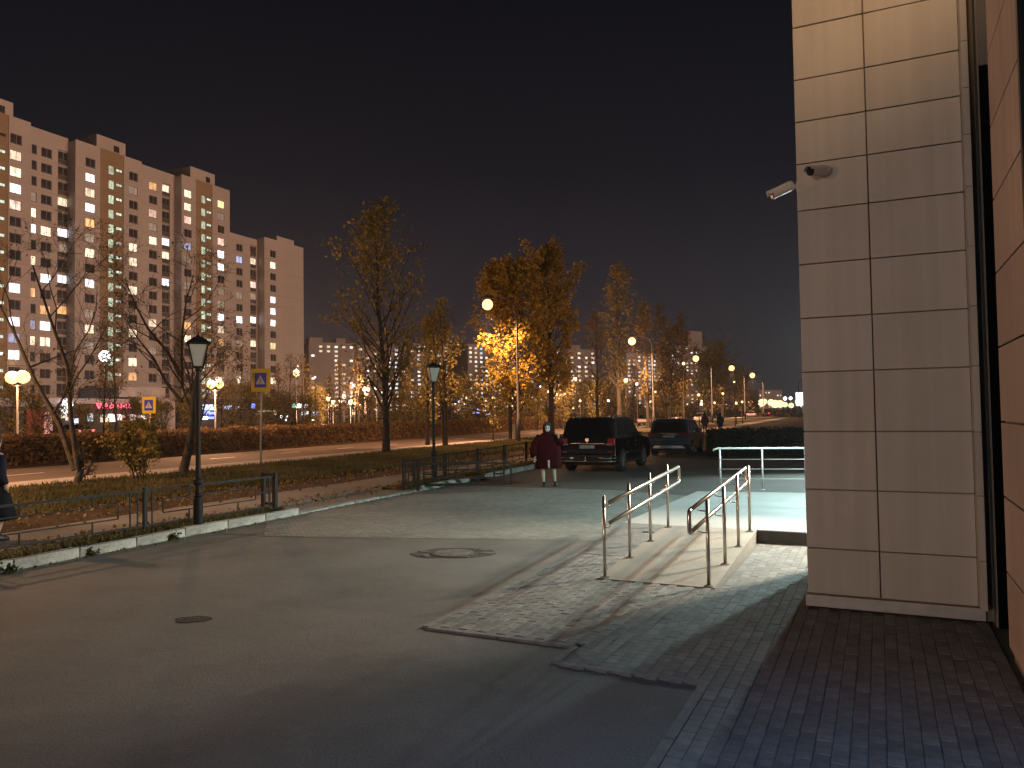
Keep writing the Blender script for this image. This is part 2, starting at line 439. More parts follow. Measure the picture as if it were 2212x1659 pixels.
M['bark'] = mat('grey_bark', (0.055, 0.048, 0.04), 0.95, 0, 0.45, 7, 0.9, 22, spec=0.1)
M['bark_dark'] = mat('dark_bark', (0.055, 0.046, 0.036), 0.95, 0, 0.4, 7, 0.9, 22, spec=0.1)
M['lime'] = mat('whitewashed_bark', (0.42, 0.40, 0.37), 0.9, 0, 0.25, 9, 0.5, 20)
M['leaf_green'] = leaf_mat('leaf_olive', (0.105, 0.108, 0.034), (0.36, 0.27, 0.075))
M['leaf_gold'] = leaf_mat('leaf_gold', (0.21, 0.14, 0.024), (0.52, 0.37, 0.07))
M['leaf_rust'] = leaf_mat('leaf_rust', (0.09, 0.064, 0.022), (0.25, 0.175, 0.05))
M['leaf_hedge'] = leaf_mat('leaf_hedge', (0.078, 0.050, 0.026), (0.23, 0.145, 0.066))
M['leaf_dark'] = leaf_mat('leaf_dark_hedge', (0.03, 0.028, 0.014), (0.085, 0.07, 0.035))
M['hedge_core'] = mat('hedge_core', (0.012, 0.009, 0.006), 1.0)
M['facade'] = mat('apartment_panel_beige', (0.50, 0.44, 0.40), 0.9, 0, 0.10, 0.12, 0.2, 30, detail=7)
M['facade_brown'] = mat('apartment_panel_brown', (0.33, 0.235, 0.135), 0.9, 0, 0.12, 0.12, 0.2, 30)
M['facade_far'] = mat('far_apartment_panel', (0.42, 0.36, 0.33), 0.9, 0, 0.10, 0.03)
M['facade_dark'] = mat('joint_dark', (0.10, 0.085, 0.07), 0.9)
M['frame'] = mat('window_frame', (0.32, 0.28, 0.25), 0.6)
M['loggia'] = mat('loggia_dark', (0.085, 0.075, 0.055), 0.6, 0, 0.3, 0.6)
M['pane_dark'] = mat('pane_dark', (0.045, 0.042, 0.045), 0.25, 0, 0.4, 1.0)
M['pane_W'] = emit('pane_white', (0.95, 0.93, 1.0), 2.76, True)
M['pane_w'] = emit('pane_cream', (1.0, 0.80, 0.55), 1.87, True)
M['pane_o'] = emit('pane_orange', (1.0, 0.48, 0.17), 1.22, True)
M['pane_p'] = emit('pane_pink', (1.0, 0.62, 0.50), 1.38, True)
M['pane_b'] = emit('pane_blue', (0.45, 0.58, 1.0), 0.75, True)
M['pane_d'] = emit('pane_dim', (1.0, 0.78, 0.60), 0.20, True)
M['pane_y'] = emit('pane_yellow', (1.0, 0.78, 0.32), 1.70, True)
M['pane_g'] = emit('pane_stair_green', (0.62, 0.85, 0.58), 0.83, True)
M['pane_G'] = emit('pane_stair_strip', (0.70, 0.95, 0.78), 1.12, True)
M['far_W'] = emit('far_window_white', (1.0, 0.95, 0.92), 1.4)
M['far_w'] = emit('far_window_cream', (1.0, 0.80, 0.55), 0.9)
M['far_b'] = emit('far_window_cool', (0.62, 0.82, 1.0), 1.0)
M['sodium'] = emit('sodium_lens', (1.0, 0.52, 0.18), 3.4)
M['sodium_globe'] = emit('sodium_globe', (1.0, 0.52, 0.18), 3.2)
M['warm_globe'] = emit('warm_globe', (1.0, 0.58, 0.26), 2.8)
M['white_lamp'] = emit('white_lamp', (0.95, 0.96, 1.0), 5.0)
M['sign_red_lit'] = emit('sign_red_lit', (1.0, 0.07, 0.14), 3.0)
M['sign_white_lit'] = emit('sign_white_lit', (0.92, 0.95, 1.0), 3.5)
M['sign_blue_lit'] = emit('sign_blue_lit', (0.16, 0.28, 1.0), 2.4)
M['sign_sky_lit'] = emit('sign_sky_lit', (0.50, 0.68, 1.0), 2.2)
M['sign_green_lit'] = emit('sign_green_lit', (0.25, 1.0, 0.62), 1.6)
M['brake'] = emit('brake_light_lit', (1.0, 0.05, 0.08), 5.0)
M['head'] = emit('headlight_lit', (1.0, 0.86, 0.66), 5.0)
M['shop_wall'] = mat('shop_fascia', (0.40, 0.36, 0.36), 0.8, 0, 0.2, 0.5)
M['shop_red'] = mat('shop_red_panel', (0.30, 0.035, 0.03), 0.6)
M['shop_dark'] = mat('shop_dark', (0.05, 0.045, 0.045), 0.7)
M['shop_pink'] = emit('shop_pink_lit', (1.0, 0.30, 0.34), 0.55)

def inherit_light(parent, name, kind, loc, energy, color, radius=0.15, spot=None, aim=None):
    d = bpy.data.lights.new(name, kind); d.energy = energy; d.color = color
    if kind != 'SUN': d.shadow_soft_size = radius
    o = link(name, d, parent, loc)
    if kind == 'SPOT':
        d.spot_size = RAD(spot or 150); d.spot_blend = 0.6
    if aim is not None:
        o.rotation_euler = Vector(aim).to_track_quat('-Z', 'Y').to_euler()
    return o

# ================================================================== THE SETTING
def sheet(name, pts, z, m, thick=0.0):
    b = MB()
    if thick: b.poly(pts, z - thick, z)
    else: b.add([(p[0], p[1], z) for p in pts], [tuple(range(len(pts)))])
    return struct(b.build(name, m, recalc=bool(thick)))
def lrect(s0, s1, w0, w1): return [L(s0, w0), L(s0, w1), L(s1, w1), L(s1, w0)][::-1]
g = MB(); g.add([(-1800, -600, -0.04), (1800, -600, -0.04), (1800, 2400, -0.04), (-1800, 2400, -0.04)], [(0, 1, 2, 3)])
struct(g.build('ground', M['ground']))
sheet('parking_lot', lrect(-25, 75, -30, 10.80), 0.0, M['asphalt'], 0.03)
pa, pb = Vector((-4.35, 13.42, 0)), Vector((1.46, 12.47, 0))
sheet('block_paving', [pa, pb, R(18.6, -4.05), L(19.6, 6.0), L(19.6, 10.76), L(12.1, 10.76)], 0.004, M['blocks'])
M['asphalt_dark'] = asphalt_mat('dark_asphalt', (0.085, 0.08, 0.074), 0.22, wear=(0.11, 0.10, 0.095))  # same asphalt mix in a darker tone
sheet('car_bays', [L(19.6, 6.0), R(18.6, -4.05), R(40, -2.0), L(48, 10.76), L(19.6, 10.76)], 0.004, M['asphalt_dark'])
for s0, s1 in ((-20, 12.9), (17.7, 75)):
    sheet('grass_strip', lrect(s0, s1, 10.87, 11.75), 0.115, M['lawn'], 0.14)
sheet('gate_path', lrect(12.9, 17.7, 10.87, 11.75), 0.06, M['footpath'], 0.08)
sheet('footpath', lrect(-20, 160, 11.75, 13.7), 0.10, M['footpath'], 0.12)
sheet('soil_strip', lrect(-20, 160, 13.7, 15.7), 0.095, M['soil'], 0.12)
sheet('lawn', lrect(-20, 200, 15.7, 22.2), 0.12, M['lawn'], 0.14)
sheet('pale_path', lrect(-20, 230, 22.2, 24.1), 0.125, M['light_path'], 0.14)
road = sheet('road', lrect(-60, 320, 24.1, 32.4), 0.012, M['road'], 0.03)
sheet('verge', lrect(-40, 230, 32.4, 41), 0.10, M['soil'], 0.12)
sheet('shop_yard', lrect(-20, 260, 41, 92), 0.0, M['footpath'], 0.03)
sheet('far_lawn', [L(38, 10.7), L(75, 10.7), R(90, 40), R(30, 22), R(33, -2)], 0.05, M['lawn'], 0.06)
dash = MB().box((0, 0, 0), (0.12, 1.6, 0.004)).mesh('lane_marking', M['sign_white'])
for i in range(22):
    o = link('lane_marking', dash, road, L(14 + i * 5.0, 28.6, 0.016)); o.rotation_euler.z = -AL

# kerbstones along the car park and the street
kerb = link('kerb', None, None, L(0, 10.8)); struct(kerb)
kerb.rotation_euler.z = -AL + math.pi / 2
def kstone(h, ln=0.985):
    return MB().box((0, 0, h / 2 - 0.02), (ln, 0.15, h + 0.04), 0, 0, 0.985).mesh('kerbstone', M['concrete'])
k_hi, k_lo = kstone(0.15), kstone(0.05)
for i in range(52):
    s = -8 + i
    gap = 12.6 <= s + 0.5 <= 17.5
    o = link('kerbstone', k_lo if gap else k_hi, kerb, (s + 0.5, rnd.uniform(-0.012, 0.012), rnd.uniform(-0.012, 0.008)))
    o.rotation_euler = (rnd.uniform(-0.03, 0.03), rnd.uniform(-0.008, 0.008), rnd.uniform(-0.008, 0.008))

# ------------------------------------------------------------------ raised walkway of small concrete pavers
walk = link('walkway', None, None, R(8, -1.6)); struct(walk)
walk.rotation_euler.z = -AR
def wl(r, s, z=0.0): return (r + 1.6, s - 8.0, z)
bed = MB()
for (r0, r1, s0, s1) in ((-4.02, 0.86, 6.5, 12.45), (-2.45, 0.86, 6.02, 6.5), (-1.22, 0.86, 0.5, 6.02)):
    lo, hi = wl(r0, s0, -0.02), wl(r1, s1, 0.012); bed.box2(lo, hi)
bed.build('paver_bed', M['paver_bed'], walk)
edge = MB().box((0, 0, -0.034), (0.07, 0.985, 0.11)).mesh('edging_stone', M['paver_a'])
def edging(r0, s0, r1, s1):
    n = max(1, round(math.hypot(r1 - r0, s1 - s0)))
    for i in range(n):
        t = (i + 0.5) / n
        o = link('edging_stone', edge, walk, wl(r0 + (r1 - r0) * t, s0 + (s1 - s0) * t, rnd.uniform(-0.002, 0.004)))
        o.rotation_euler.z = math.atan2(s1 - s0, r1 - r0) - math.pi / 2
        o.scale.y = math.hypot(r1 - r0, s1 - s0) / n
edging(-4.06, 6.46, -4.06, 18.4); edging(-4.02, 6.46, -2.49, 6.46); edging(-2.49, 6.42, -2.49, 5.98)
edging(-2.45, 5.98, -1.26, 5.98); edging(-1.26, 5.94, -1.26, 0.6)
pm = []
for k in 'abc':
    b = MB(); a, c, d = 0.0985, 0.0485, 0.005
    b.add([(-c, -a, -0.03), (c, -a, -0.03), (c, a, -0.03), (-c, a, -0.03), (-c, -a, 0.010), (c, -a, 0.010), (c, a, 0.010), (-c, a, 0.010),
           (-c + d, -a + d, 0.014), (c - d, -a + d, 0.014), (c - d, a - d, 0.014), (-c + d, a - d, 0.014)],
          [(0, 1, 5, 4), (1, 2, 6, 5), (2, 3, 7, 6), (3, 0, 4, 7), (4, 5, 9, 8), (5, 6, 10, 9), (6, 7, 11, 10), (7, 4, 8, 11), (8, 9, 10, 11)])
    pm.append((b, b.mesh('paver', M['paver_' + k])))
spots = []
for i in range(49):
    r = -3.97 + i * 0.1
    j0 = 0.02 if i % 2 else -0.08
    for j in range(62):
        s = 0.6 + j0 + j * 0.2
        if s > 12.3: continue
        if s < 6.50 and (r < -2.42 or s < 6.02 and r < -1.20): continue
        if -3.26 < r < -1.72 and s > 9.02: continue
        if r > -0.74 and 8.52 < s < 10.9: continue
        spots.append((r, s))
def in_view(r, s):
    p = R(s, r, 0.05) - Vector((0, 0, CAM_H)); c = CAM_M.transposed() @ p
    if c.z >= 0: return 9e9
    x, y = CX - FPX * c.x / c.z, CY + FPX * c.y / c.z
    return p.length if (0 < x < 2212 and y < 1659) else 9e9
spots.sort(key=lambda q: in_view(*q))
rest = MB(); rest.col = None
for n, (r, s) in enumerate(spots):
    k = rnd.choices((0, 1, 2), (5, 3, 2))[0]
    z = 0.008 + rnd.uniform(-0.002, 0.002)
    if n < 300:
        o = link('paver', pm[k][1], walk, wl(r, s, z))
        o.rotation_euler = (rnd.uniform(-0.012, 0.012), rnd.uniform(-0.02, 0.02), rnd.uniform(-0.015, 0.015))
    else:
        c = wl(r, s, z); tx, ty = rnd.uniform(-0.02, 0.02), rnd.uniform(-0.02, 0.02)
        rest.add([(c[0] + v[0], c[1] + v[1], c[2] + v[2] + v[0] * tx + v[1] * ty) for v in pm[k][0].v], pm[k][0].f, k)
o = rest.build('paver_field', [M['paver_a'], M['paver_b'], M['paver_c']], walk); o['kind'] = 'stuff'

# ------------------------------------------------------------------ ramp and platform
def rpoly(pts): return [R(s, r) for (r, s) in pts]
b = MB()
lo, hi = 0.027, 0.21
v = [R(9.1, -3.22, lo), R(9.1, -1.78, lo), R(12.5, -1.78, hi), R(12.5, -3.22, hi)]
b.add([tuple(p) for p in v] + [(p[0], p[1], 0.0) for p in v], [(0, 1, 2, 3), (0, 4, 5, 1), (1, 5, 6, 2), (2, 6, 7, 3), (3, 7, 4, 0)])
struct(b.build('ramp', M['ramp'], recalc=True))
pl = MB()
bk0, bk1 = P(1507, 1062, 0.2), P(1900, 1061, 0.2)
pts = [R(12.5, -3.95), R(12.5, 0.88), R(17.3, 0.88), R(18.6, 0.88), bk0]
pl.poly(pts, 0.0, 0.21)
platform = struct(pl.build('platform', M['platform'], recalc=True))
b = MB(); v = [R(10.6, -3.98, 0.026), R(10.6, -3.225, 0.026), R(12.497, -3.225, 0.208), R(12.497, -3.98, 0.208)]
b.add([tuple(p) for p in v] + [(p[0], p[1], 0.0) for p in v], [(0, 1, 2, 3), (0, 4, 5, 1), (1, 5, 6, 2), (2, 6, 7, 3), (3, 7, 4, 0)])
struct(b.build('paved_slope', M['paver_a'], recalc=True))
MB().poly(rpoly([(-1.76, 12.44), (0.86, 12.44), (0.86, 12.497), (-1.76, 12.497)]), 0.03, 0.206).build('step_riser', M['riser'], platform, recalc=True)

# ------------------------------------------------------------------ tubes of the railings
def bar(mb, p0, p1, r=0.021): return mb.tube([p0, p1], r, 10)
def ramp_z(s): return 0.027 + (min(max(s, 9.1), 12.5) - 9.1) / 3.4 * 0.183
def ramp_rail(r, rin, label, s0, s_end, loop_near):
    t = thing('ramp_handrail', R(9.2, r, 0.06), label, 'handrail', -AR)
    def q(rr, s, z): return (rr - r, s - 9.2, z - 0.06)
    ss = [9.16, 10.22, 11.27, 12.33]
    for s in ss:
        z = ramp_z(s)
        b = MB().tube([q(r, s, z - 0.01), q(r, s, z + 1.0)], 0.022, 12)
        b.lathe([(0.022, 1.0), (0.015, 1.012), (0.0, 1.016)], q(r, s, z), 12)
        p = b.build('post', M['steel'], t, smooth=True)
        MB().lathe([(0.055, 0.0), (0.055, 0.008), (0.03, 0.014)], q(r, s, z), 14).build('base_flange', M['steel'], p)
        for h in (0.93, 0.68):
            b = MB().tube([q(r, s, z + h - 0.055), q((r + rin) / 2, s, z + h - 0.06), q(rin, s, z + h - 0.05), q(rin, s, z + h - 0.02)], 0.008, 6)
            b.build('bracket', M['steel'], p, smooth=True)
    pts_ = {}
    for h in (0.93, 0.68):
        b = MB(); pts_[h] = [q(rin, s0, ramp_z(s0) + h), q(rin, s_end, ramp_z(s_end) + h)]
        b.tube(pts_[h], 0.025, 12); b.build('handrail_tube', M['steel'], t, smooth=True)
    ends = [1] + ([0] if loop_near else [])
    for e_ in ends:
        a, c = Vector(pts_[0.93][e_]), Vector(pts_[0.68][e_])
        dd = Vector((0, 0.05 if e_ else -0.05, 0))
        MB().tube([a, a + dd * 0.7 - Vector((0, 0, 0.01)), a + dd - Vector((0, 0, 0.05)), c + dd + Vector((0, 0, 0.05)), c + dd * 0.7 + Vector((0, 0, 0.01)), c], 0.025, 12).build('rail_end_loop', M['steel'], t, smooth=True)
    return t
ramp_rail(-3.13, -3.05, 'steel ramp handrail beside the asphalt, the left one of the pair', 9.16, 12.75, False)
ramp_rail(-1.86, -1.97, 'steel ramp handrail nearer the clad pier, with a looped near end', 8.75, 12.75, True)
pr0, pr1 = P(1557, 1057, 0.21), P(1741, 1058, 0.21)
dirp = (pr1 - pr0).normalized()
t = thing('platform_railing', pr0, 'pale steel railing with four horizontal bars behind the lit platform', 'railing', math.atan2(dirp.y, dirp.x))
ln = (pr1 - pr0).length
for k in range(5):
    x = ln * k / 2
    p = MB().tube([(x, 0, 0), (x, 0, 0.94)], 0.021, 12).build('post', M['rail_satin'], t, smooth=True)
    MB().lathe([(0.05, 0), (0.05, 0.008), (0.028, 0.012)], (x, 0, 0), 12).build('base_flange', M['rail_satin'], p)
for z in (0.25, 0.475, 0.70):
    MB().tube([(-0.05, -0.028, z), (ln * 2 + 0.05, -0.028, z)], 0.008, 8).build('bar', M['rail_satin'], t, smooth=True)
MB().tube([(-0.16, 0, 0.90), (-0.12, 0, 0.935), (-0.05, 0, 0.955), (ln * 2 + 0.1, 0, 0.955)], 0.025, 12).build('top_rail', M['rail_satin'], t, smooth=True)
o = MB().box((0, 0, 0.055), (0.20, 0.10, 0.10)).build('loose_brick', M['riser'], loc=P(1401, 1163, 0.06), rotz=-AR, bevel=0.008)
tag(o, 'single dark brick lying beside the third post of the left ramp handrail', 'brick')

# ------------------------------------------------------------------ the clad building with its pier
bld = thing('clad_building', R(8.68, 0.9), 'beige panel-clad building pier and reddish side wall at the right edge', 'building', -AR)
def bl(r, s, z=0.0): return (r - 0.9, s - 8.68, z)
def bbox(mb, r0, r1, s0, s1, z0, z1, m=0): return mb.box2(bl(r0, s0, z0), bl(r1, s1, z1), m)
core = MB()
bbox(core, -0.70, 0.802, 8.705, 10.80, 0.02, 9.6); bbox(core, 0.802, 0.93, 8.705, 10.80, 0.02, 9.6)
core.build('pier_core', M['panel_joint'], bld)
mass = MB()
bbox(mass, 0.935, 9.0, -14, 7.50, 0.0, 20.0); bbox(mass, 1.9, 9.0, 7.50, 8.56, 0.0, 20.0); bbox(mass, 0.935, 9.0, 8.56, 18, 0.0, 20.0); bbox(mass, 0.935, 9.0, 18, 46, 0.0, 9.0)  # unseen heights chosen for how much of the city glow they block
mass.build('wall_core', M['panel_joint'], bld)
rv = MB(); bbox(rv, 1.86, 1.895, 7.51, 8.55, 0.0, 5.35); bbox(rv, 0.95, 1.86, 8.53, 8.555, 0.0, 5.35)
rv.build('recess_lining', M['black'], bld)  # recess shade painted as a black lining
rv = MB(); bbox(rv, 1.86, 1.895, 7.51, 8.55, 5.36, 9.5); bbox(rv, 0.95, 1.86, 8.53, 8.555, 5.36, 9.5)
rv.build('recess_panel', M['greypanel'], bld)
rv = MB(); bbox(rv, 0.93, 1.0, 7.505, 7.56, 5.5, 9.5); rv.build('recess_trim', M['white_plastic'], bld)
zrow = [0.16] + [D(1740, y, 8.2).z for y in (1180, 1055, 932, 805, 690, 575, 460, 360, 270, 180, 68)] + [6.6, 7.2, 7.8, 8.4, 9.0, 9.6]
for i in range(len(zrow) - 1):
    z0, z1 = zrow[i] + 0.006, zrow[i + 1] - 0.006
    for r0, r1 in ((-0.73, -0.051), (-0.039, 0.80)):
        b = MB(); bbox(b, r0, r1, 8.66, 8.70, z0, z1)
        o = b.build('panel', M['panel'], bld, bevel=0.004)
        o.location.y += rnd.uniform(-0.0025, 0.0025)
    b = MB(); bbox(b, -0.735, -0.705, 8.702, 10.80, z0, z1); b.build('side_panel', M['panel'], bld, bevel=0.004)
    b = MB(); bbox(b, 0.803, 0.86, 8.46, 8.70, z0 - (0.004 if i else 0), z1 + 0.004); b.build('return_panel', M['panel'], bld, bevel=0.004)
b = MB(); bbox(b, -0.755, 0.86, 8.635, 8.70, 0.03, 0.15); b.build('plinth_flashing', M['galv'], bld, bevel=0.006)
b = MB(); bbox(b, -0.755, -0.706, 8.703, 10.80, 0.03, 0.15); b.build('plinth_flashing', M['galv'], bld, bevel=0.006)
z = 0.12
zz = []
while z < 9.5:
    zz.append((z, z + 0.60)); z += 0.615
edges = [7.49, 6.02, 4.80, 3.58, 2.36, 1.14, -0.08, -1.3]
for (z0, z1) in zz:
    for i in range(len(edges) - 1):
        s1, s0 = edges[i] - 0.008, edges[i + 1] + 0.008
        if z0 > 3.2 and i in (1, 2): continue
        b = MB(); bbox(b, 0.90, 0.93, s0, s1, z0, z1 - 0.0)
        b.build('wall_panel', M['wallpanel'], bld, bevel=0.004)
b = MB(); bbox(b, 0.915, 0.932, 3.6, 6.0, 3.25, 9.5); b.build('window_pane', M['darkglass'], bld)
b = MB(); bbox(b, 0.89, 0.93, 5.94, 6.01, 3.25, 9.5); bbox(b, 0.89, 0.93, 3.6, 5.94, 3.22, 3.30); b.build('window_frame', M['black_plastic'], bld)

# two bullet cameras on the pier
def bullet_cam(name, base, wall_n, aim, label, arm):
    t = thing(name, base, label, 'camera')
    n, a = Vector(wall_n).normalized(), Vector(aim).normalized()
    MB().tube([(0, 0, 0), n * 0.026], [0.066, 0.06], 16).build('mount_base', M['white_plastic'], t, smooth=False)
    k = n * arm
    MB().tube([n * 0.02, n * arm * 0.6 + Vector((0, 0, 0.005)), k], [0.024, 0.021, 0.021], 10).build('arm', M['white_plastic'], t, smooth=True)
    h = MB().tube([k - a * 0.08, k - a * 0.07, k + a * 0.17], [0.04, 0.052, 0.052], 18).build('housing', M['white_plastic'], t, smooth=False)
    MB().tube([k + a * 0.1705, k + a * 0.182], [0.049, 0.046], 18).build('lens_front', M['black_plastic'], h)
    up = Vector((0, 0, 1))
    sd = a.cross(up).normalized(); u2 = sd.cross(a)
    b = MB()
    arc = [(math.cos(RAD(d)), math.sin(RAD(d))) for d in range(10, 171, 20)]
    vs = []; fs = []
    for e0 in (-0.05, 0.21):
        for c, s in arc: vs.append(k + a * e0 + (sd * c + u2 * s) * 0.058)
        for c, s in arc: vs.append(k + a * e0 + (sd * c + u2 * s) * 0.054)
    n_ = len(arc)
    for i in range(n_ - 1):
        fs += [(i, i + 1, 2 * n_ + i + 1, 2 * n_ + i), (n_ + i, 3 * n_ + i, 3 * n_ + i + 1, n_ + i + 1), (2 * n_ + i, 2 * n_ + i + 1, 3 * n_ + i + 1, 3 * n_ + i), (i, n_ + i, n_ + i + 1, i + 1)]
    b.add(vs, fs); b.build('sun_shield', M['white_plastic'], h)
    return t
cb = R(8.66, -0.47, D(1797, 372, 8.0).z)
bullet_cam('bullet_camera', cb, -UR, Vector((-0.86, -0.42, -0.16)), 'white bullet camera on the front face of the pier', 0.09)
cb2 = R(8.98, -0.735, D(1720, 404, 8.45).z)
bullet_cam('bullet_camera', cb2, -NR, Vector((-0.9, 0.10, -0.40)), 'white bullet camera reaching out past the pier edge against the sky', 0.13)

# lamps on the building: floodlights over the entrance behind the pier, one farther along the wall, and two added unseen fills
def wall_lamp(s, r, z, label, lens, energy, color, aim, spot=150, radius=0.12):
    t = thing('wall_floodlight', R(s, 0.9, z), label, 'lamp', -AR, 'floodlights on the clad building')
    MB().box2((r - 0.9, -0.03, -0.02), (0, 0.03, 0.02)).build('bracket', M['black_plastic'], t)
    h = MB().box((r - 0.9, 0, -0.05), (0.20, 0.26, 0.07)).build('housing', M['black_plastic'], t, bevel=0.01)
    MB().box((r - 0.9, 0, -0.09), (0.17, 0.22, 0.006)).build('lens', lens, h)
    inherit_light(t, 'flood_light', 'SPOT', (r - 0.9, 0, -0.11), energy, color, radius, spot, Matrix.Rotation(AR, 3, 'Z') @ Vector(aim))
    return t
M['flood_cool'] = emit('flood_cool_lens', (0.75, 0.95, 1.0), 6.0)
M['flood_warm'] = emit('flood_warm_lens', (1.0, 0.82, 0.6), 6.0)
FLOODS = [wall_lamp(16.2, 0.55, 4.2, 'cool white floodlight over the entrance platform behind the pier', M['flood_cool'], 4000, (0.66, 0.97, 0.95), UR * 0.02 - NR * 0.55 + Vector((0, 0, -1)), 165, 0.10),
          wall_lamp(30.0, 0.10, 4.2, 'cool white floodlight on the wall beyond the entrance', M['flood_cool'], 8500, (0.72, 0.95, 0.93), -UR * 1.0 - NR * 0.16 + Vector((0, 0, -0.22)), 76, 0.11),
          wall_lamp(13.5, 0.74, 3.9, 'warm white floodlight on the wall just behind the pier', M['flood_warm'], 3700, (1.0, 0.83, 0.62), -UR * 0.85 - NR * 0.55 + Vector((0, 0, -0.5)), 125, 0.30),
          wall_lamp(5.2, 0.30, 8.2, 'warm floodlight high on the wall above the view, aimed at the pier', M['flood_warm'], 330, (1.0, 0.58, 0.26), UR * 0.92 - NR * 0.22 + Vector((0, 0, 0.02)), 100, 0.2),  # added warm fill for the upper pier
          wall_lamp(2.2, 0.55, 3.3, 'dim bluish floodlight on the side wall above the camera', M['flood_cool'], 230, (0.08, 0.46, 1.0), -NR * 0.25 + Vector((0, 0, -1)), 128, 0.3)]  # added cool fill for the near paving

# ------------------------------------------------------------------ manhole and worn patches in the asphalt
def blob(rx, ry, n, seed, jag):
    q = random.Random(seed)
    return [(rx * math.cos(2 * math.pi * k / n) * (1 + q.uniform(-jag, jag)), ry * math.sin(2 * math.pi * k / n) * (1 + q.uniform(-jag, jag))) for k in range(n)]
c = P(982, 1195)
t = thing('manhole', (c.x, c.y, 0), 'iron manhole cover in a ring of broken asphalt', 'manhole')
MB().poly(blob(0.62, 0.42, 26, 3, 0.10), 0.001, 0.006).build('broken_asphalt', mat('broken_asphalt', (0.055, 0.05, 0.045), 0.95, 0, 0.6, 12, 1.0, 25), t, recalc=True)
MB().lathe([(0.36, 0.004), (0.36, 0.016), (0.31, 0.016), (0.31, 0.008)], (0, 0, 0), 28).build('frame_ring', mat('cast_iron', (0.07, 0.065, 0.06), 0.7, 0.3, 0.3, 20, 0.5, 60), t, recalc=True)
MB().lathe([(0.30, 0.006), (0.30, 0.014), (0.0, 0.014)], (0, 0, 0), 28).build('cover', mat('worn_iron', (0.15, 0.145, 0.135), 0.7, 0.2, 0.6, 7, 0.8, 45), t, recalc=True)
for i, a_ in enumerate((30, 100, 160, 215, 290, 345)):
    b = MB(); q = random.Random(i); bp = blob(rnd.uniform(0.06, 0.11), rnd.uniform(0.04, 0.07), 8, i, 0.25)
    b.poly([(p[0] + 0.50 * math.cos(RAD(a_)), p[1] + 0.36 * math.sin(RAD(a_))) for p in bp], 0.004, rnd.uniform(0.012, 0.024))
    b.build('asphalt_chunk', M['asphalt'], t, recalc=True)
c = P(420, 1338)
t = MB().poly(blob(0.19, 0.13, 15, 9, 0.22), 0.0005, 0.005).build('pothole', mat('pothole_tar', (0.03, 0.027, 0.024), 0.95, 0, 0.5, 15, 1.0, 30), loc=(c.x, c.y, 0), recalc=True)
tag(t, 'small dark pothole patch in the asphalt, lower left', 'pothole')

# ================================================================== FENCES, GATE, LANTERNS, SIGNS
def fence_panel(t, x0, ln, H=0.72, z0=0.0, lean=0.0):
    mf = M['fence']
    def seg(n, a, c, w_=0.028, h_=0.028):
        return MB().beam(a, c, w_, h_).build(n, mf, t)
    x1 = x0 + ln
    seg('top_rail', (x0 + 0.03, 0, z0 + H), (x1 - 0.03, 0, z0 + H), 0.035, 0.035)
    seg('bottom_rail', (x0 + 0.03, 0, z0 + 0.12), (x1 - 0.03, 0, z0 + 0.12))
    for dx in (0.14, 0.28):
        seg('upright', (x0 + dx, 0, z0 + 0.135), (x0 + dx, 0, z0 + H - 0.018), 0.02, 0.02)
    seg('upright', (x1 - 0.14, 0, z0 + 0.135), (x1 - 0.14, 0, z0 + H - 0.018), 0.02, 0.02)
    a, c = x0 + 0.50, x1 - 0.36
    za, zc = z0 + 0.30, z0 + 0.54
    fr = MB()
    fr.beam((a, 0, za), (c, 0, za), 0.02, 0.02); fr.beam((a, 0, zc), (c, 0, zc), 0.02, 0.02)
    fr.beam((a, 0, za + 0.01), (a, 0, zc - 0.01), 0.02, 0.02); fr.beam((c, 0, za + 0.01), (c, 0, zc - 0.01), 0.02, 0.02)
    fr.build('inner_frame', mf, t)
    for (p, q) in (((a + 0.45, zc + 0.01), (a + 0.45, z0 + H - 0.018)), ((c - 0.55, zc + 0.01), (c - 0.55, z0 + H - 0.018)), ((a + 0.45, z0 + 0.135), (a + 0.45, za - 0.01)), ((c - 0.55, z0 + 0.135), (c - 0.55, za - 0.01))):
        seg('spacer', (p[0], 0, p[1]), (q[0], 0, q[1]), 0.02, 0.02)
    seg('spacer', (x0 + 0.29, 0, (za + zc) / 2), (a - 0.01, 0, (za + zc) / 2), 0.02, 0.02)
    seg('spacer', (c + 0.01, 0, (za + zc) / 2), (x1 - 0.15, 0, (za + zc) / 2), 0.02, 0.02)
def fpost(t, x, H=0.76, w_=0.06, y=0.0):
    b = MB().box((x, y, H / 2 - 0.03), (w_, w_, H + 0.06)); b.box((x, y, H + 0.008), (w_ + 0.012, w_ + 0.012, 0.016))
    b.build('post', M['fence'], t)
zf = 0.115
f0 = P(585, 1113, zf); fs = f0.dot(UL); fw = f0.dot(NL)
W_F = 11.32
fe = L(7.2, 11.34) - L(12.55, 10.99)
t = thing('iron_fence', L(12.55, 10.99, zf), 'low black iron fence along the kerb at the left, ending at the lane gap', 'fence', math.atan2(fe.y, fe.x))
for k in range(7):
    fence_panel(t, 0.0 + k * 3.0, 3.0)
    fpost(t, k * 3.0)
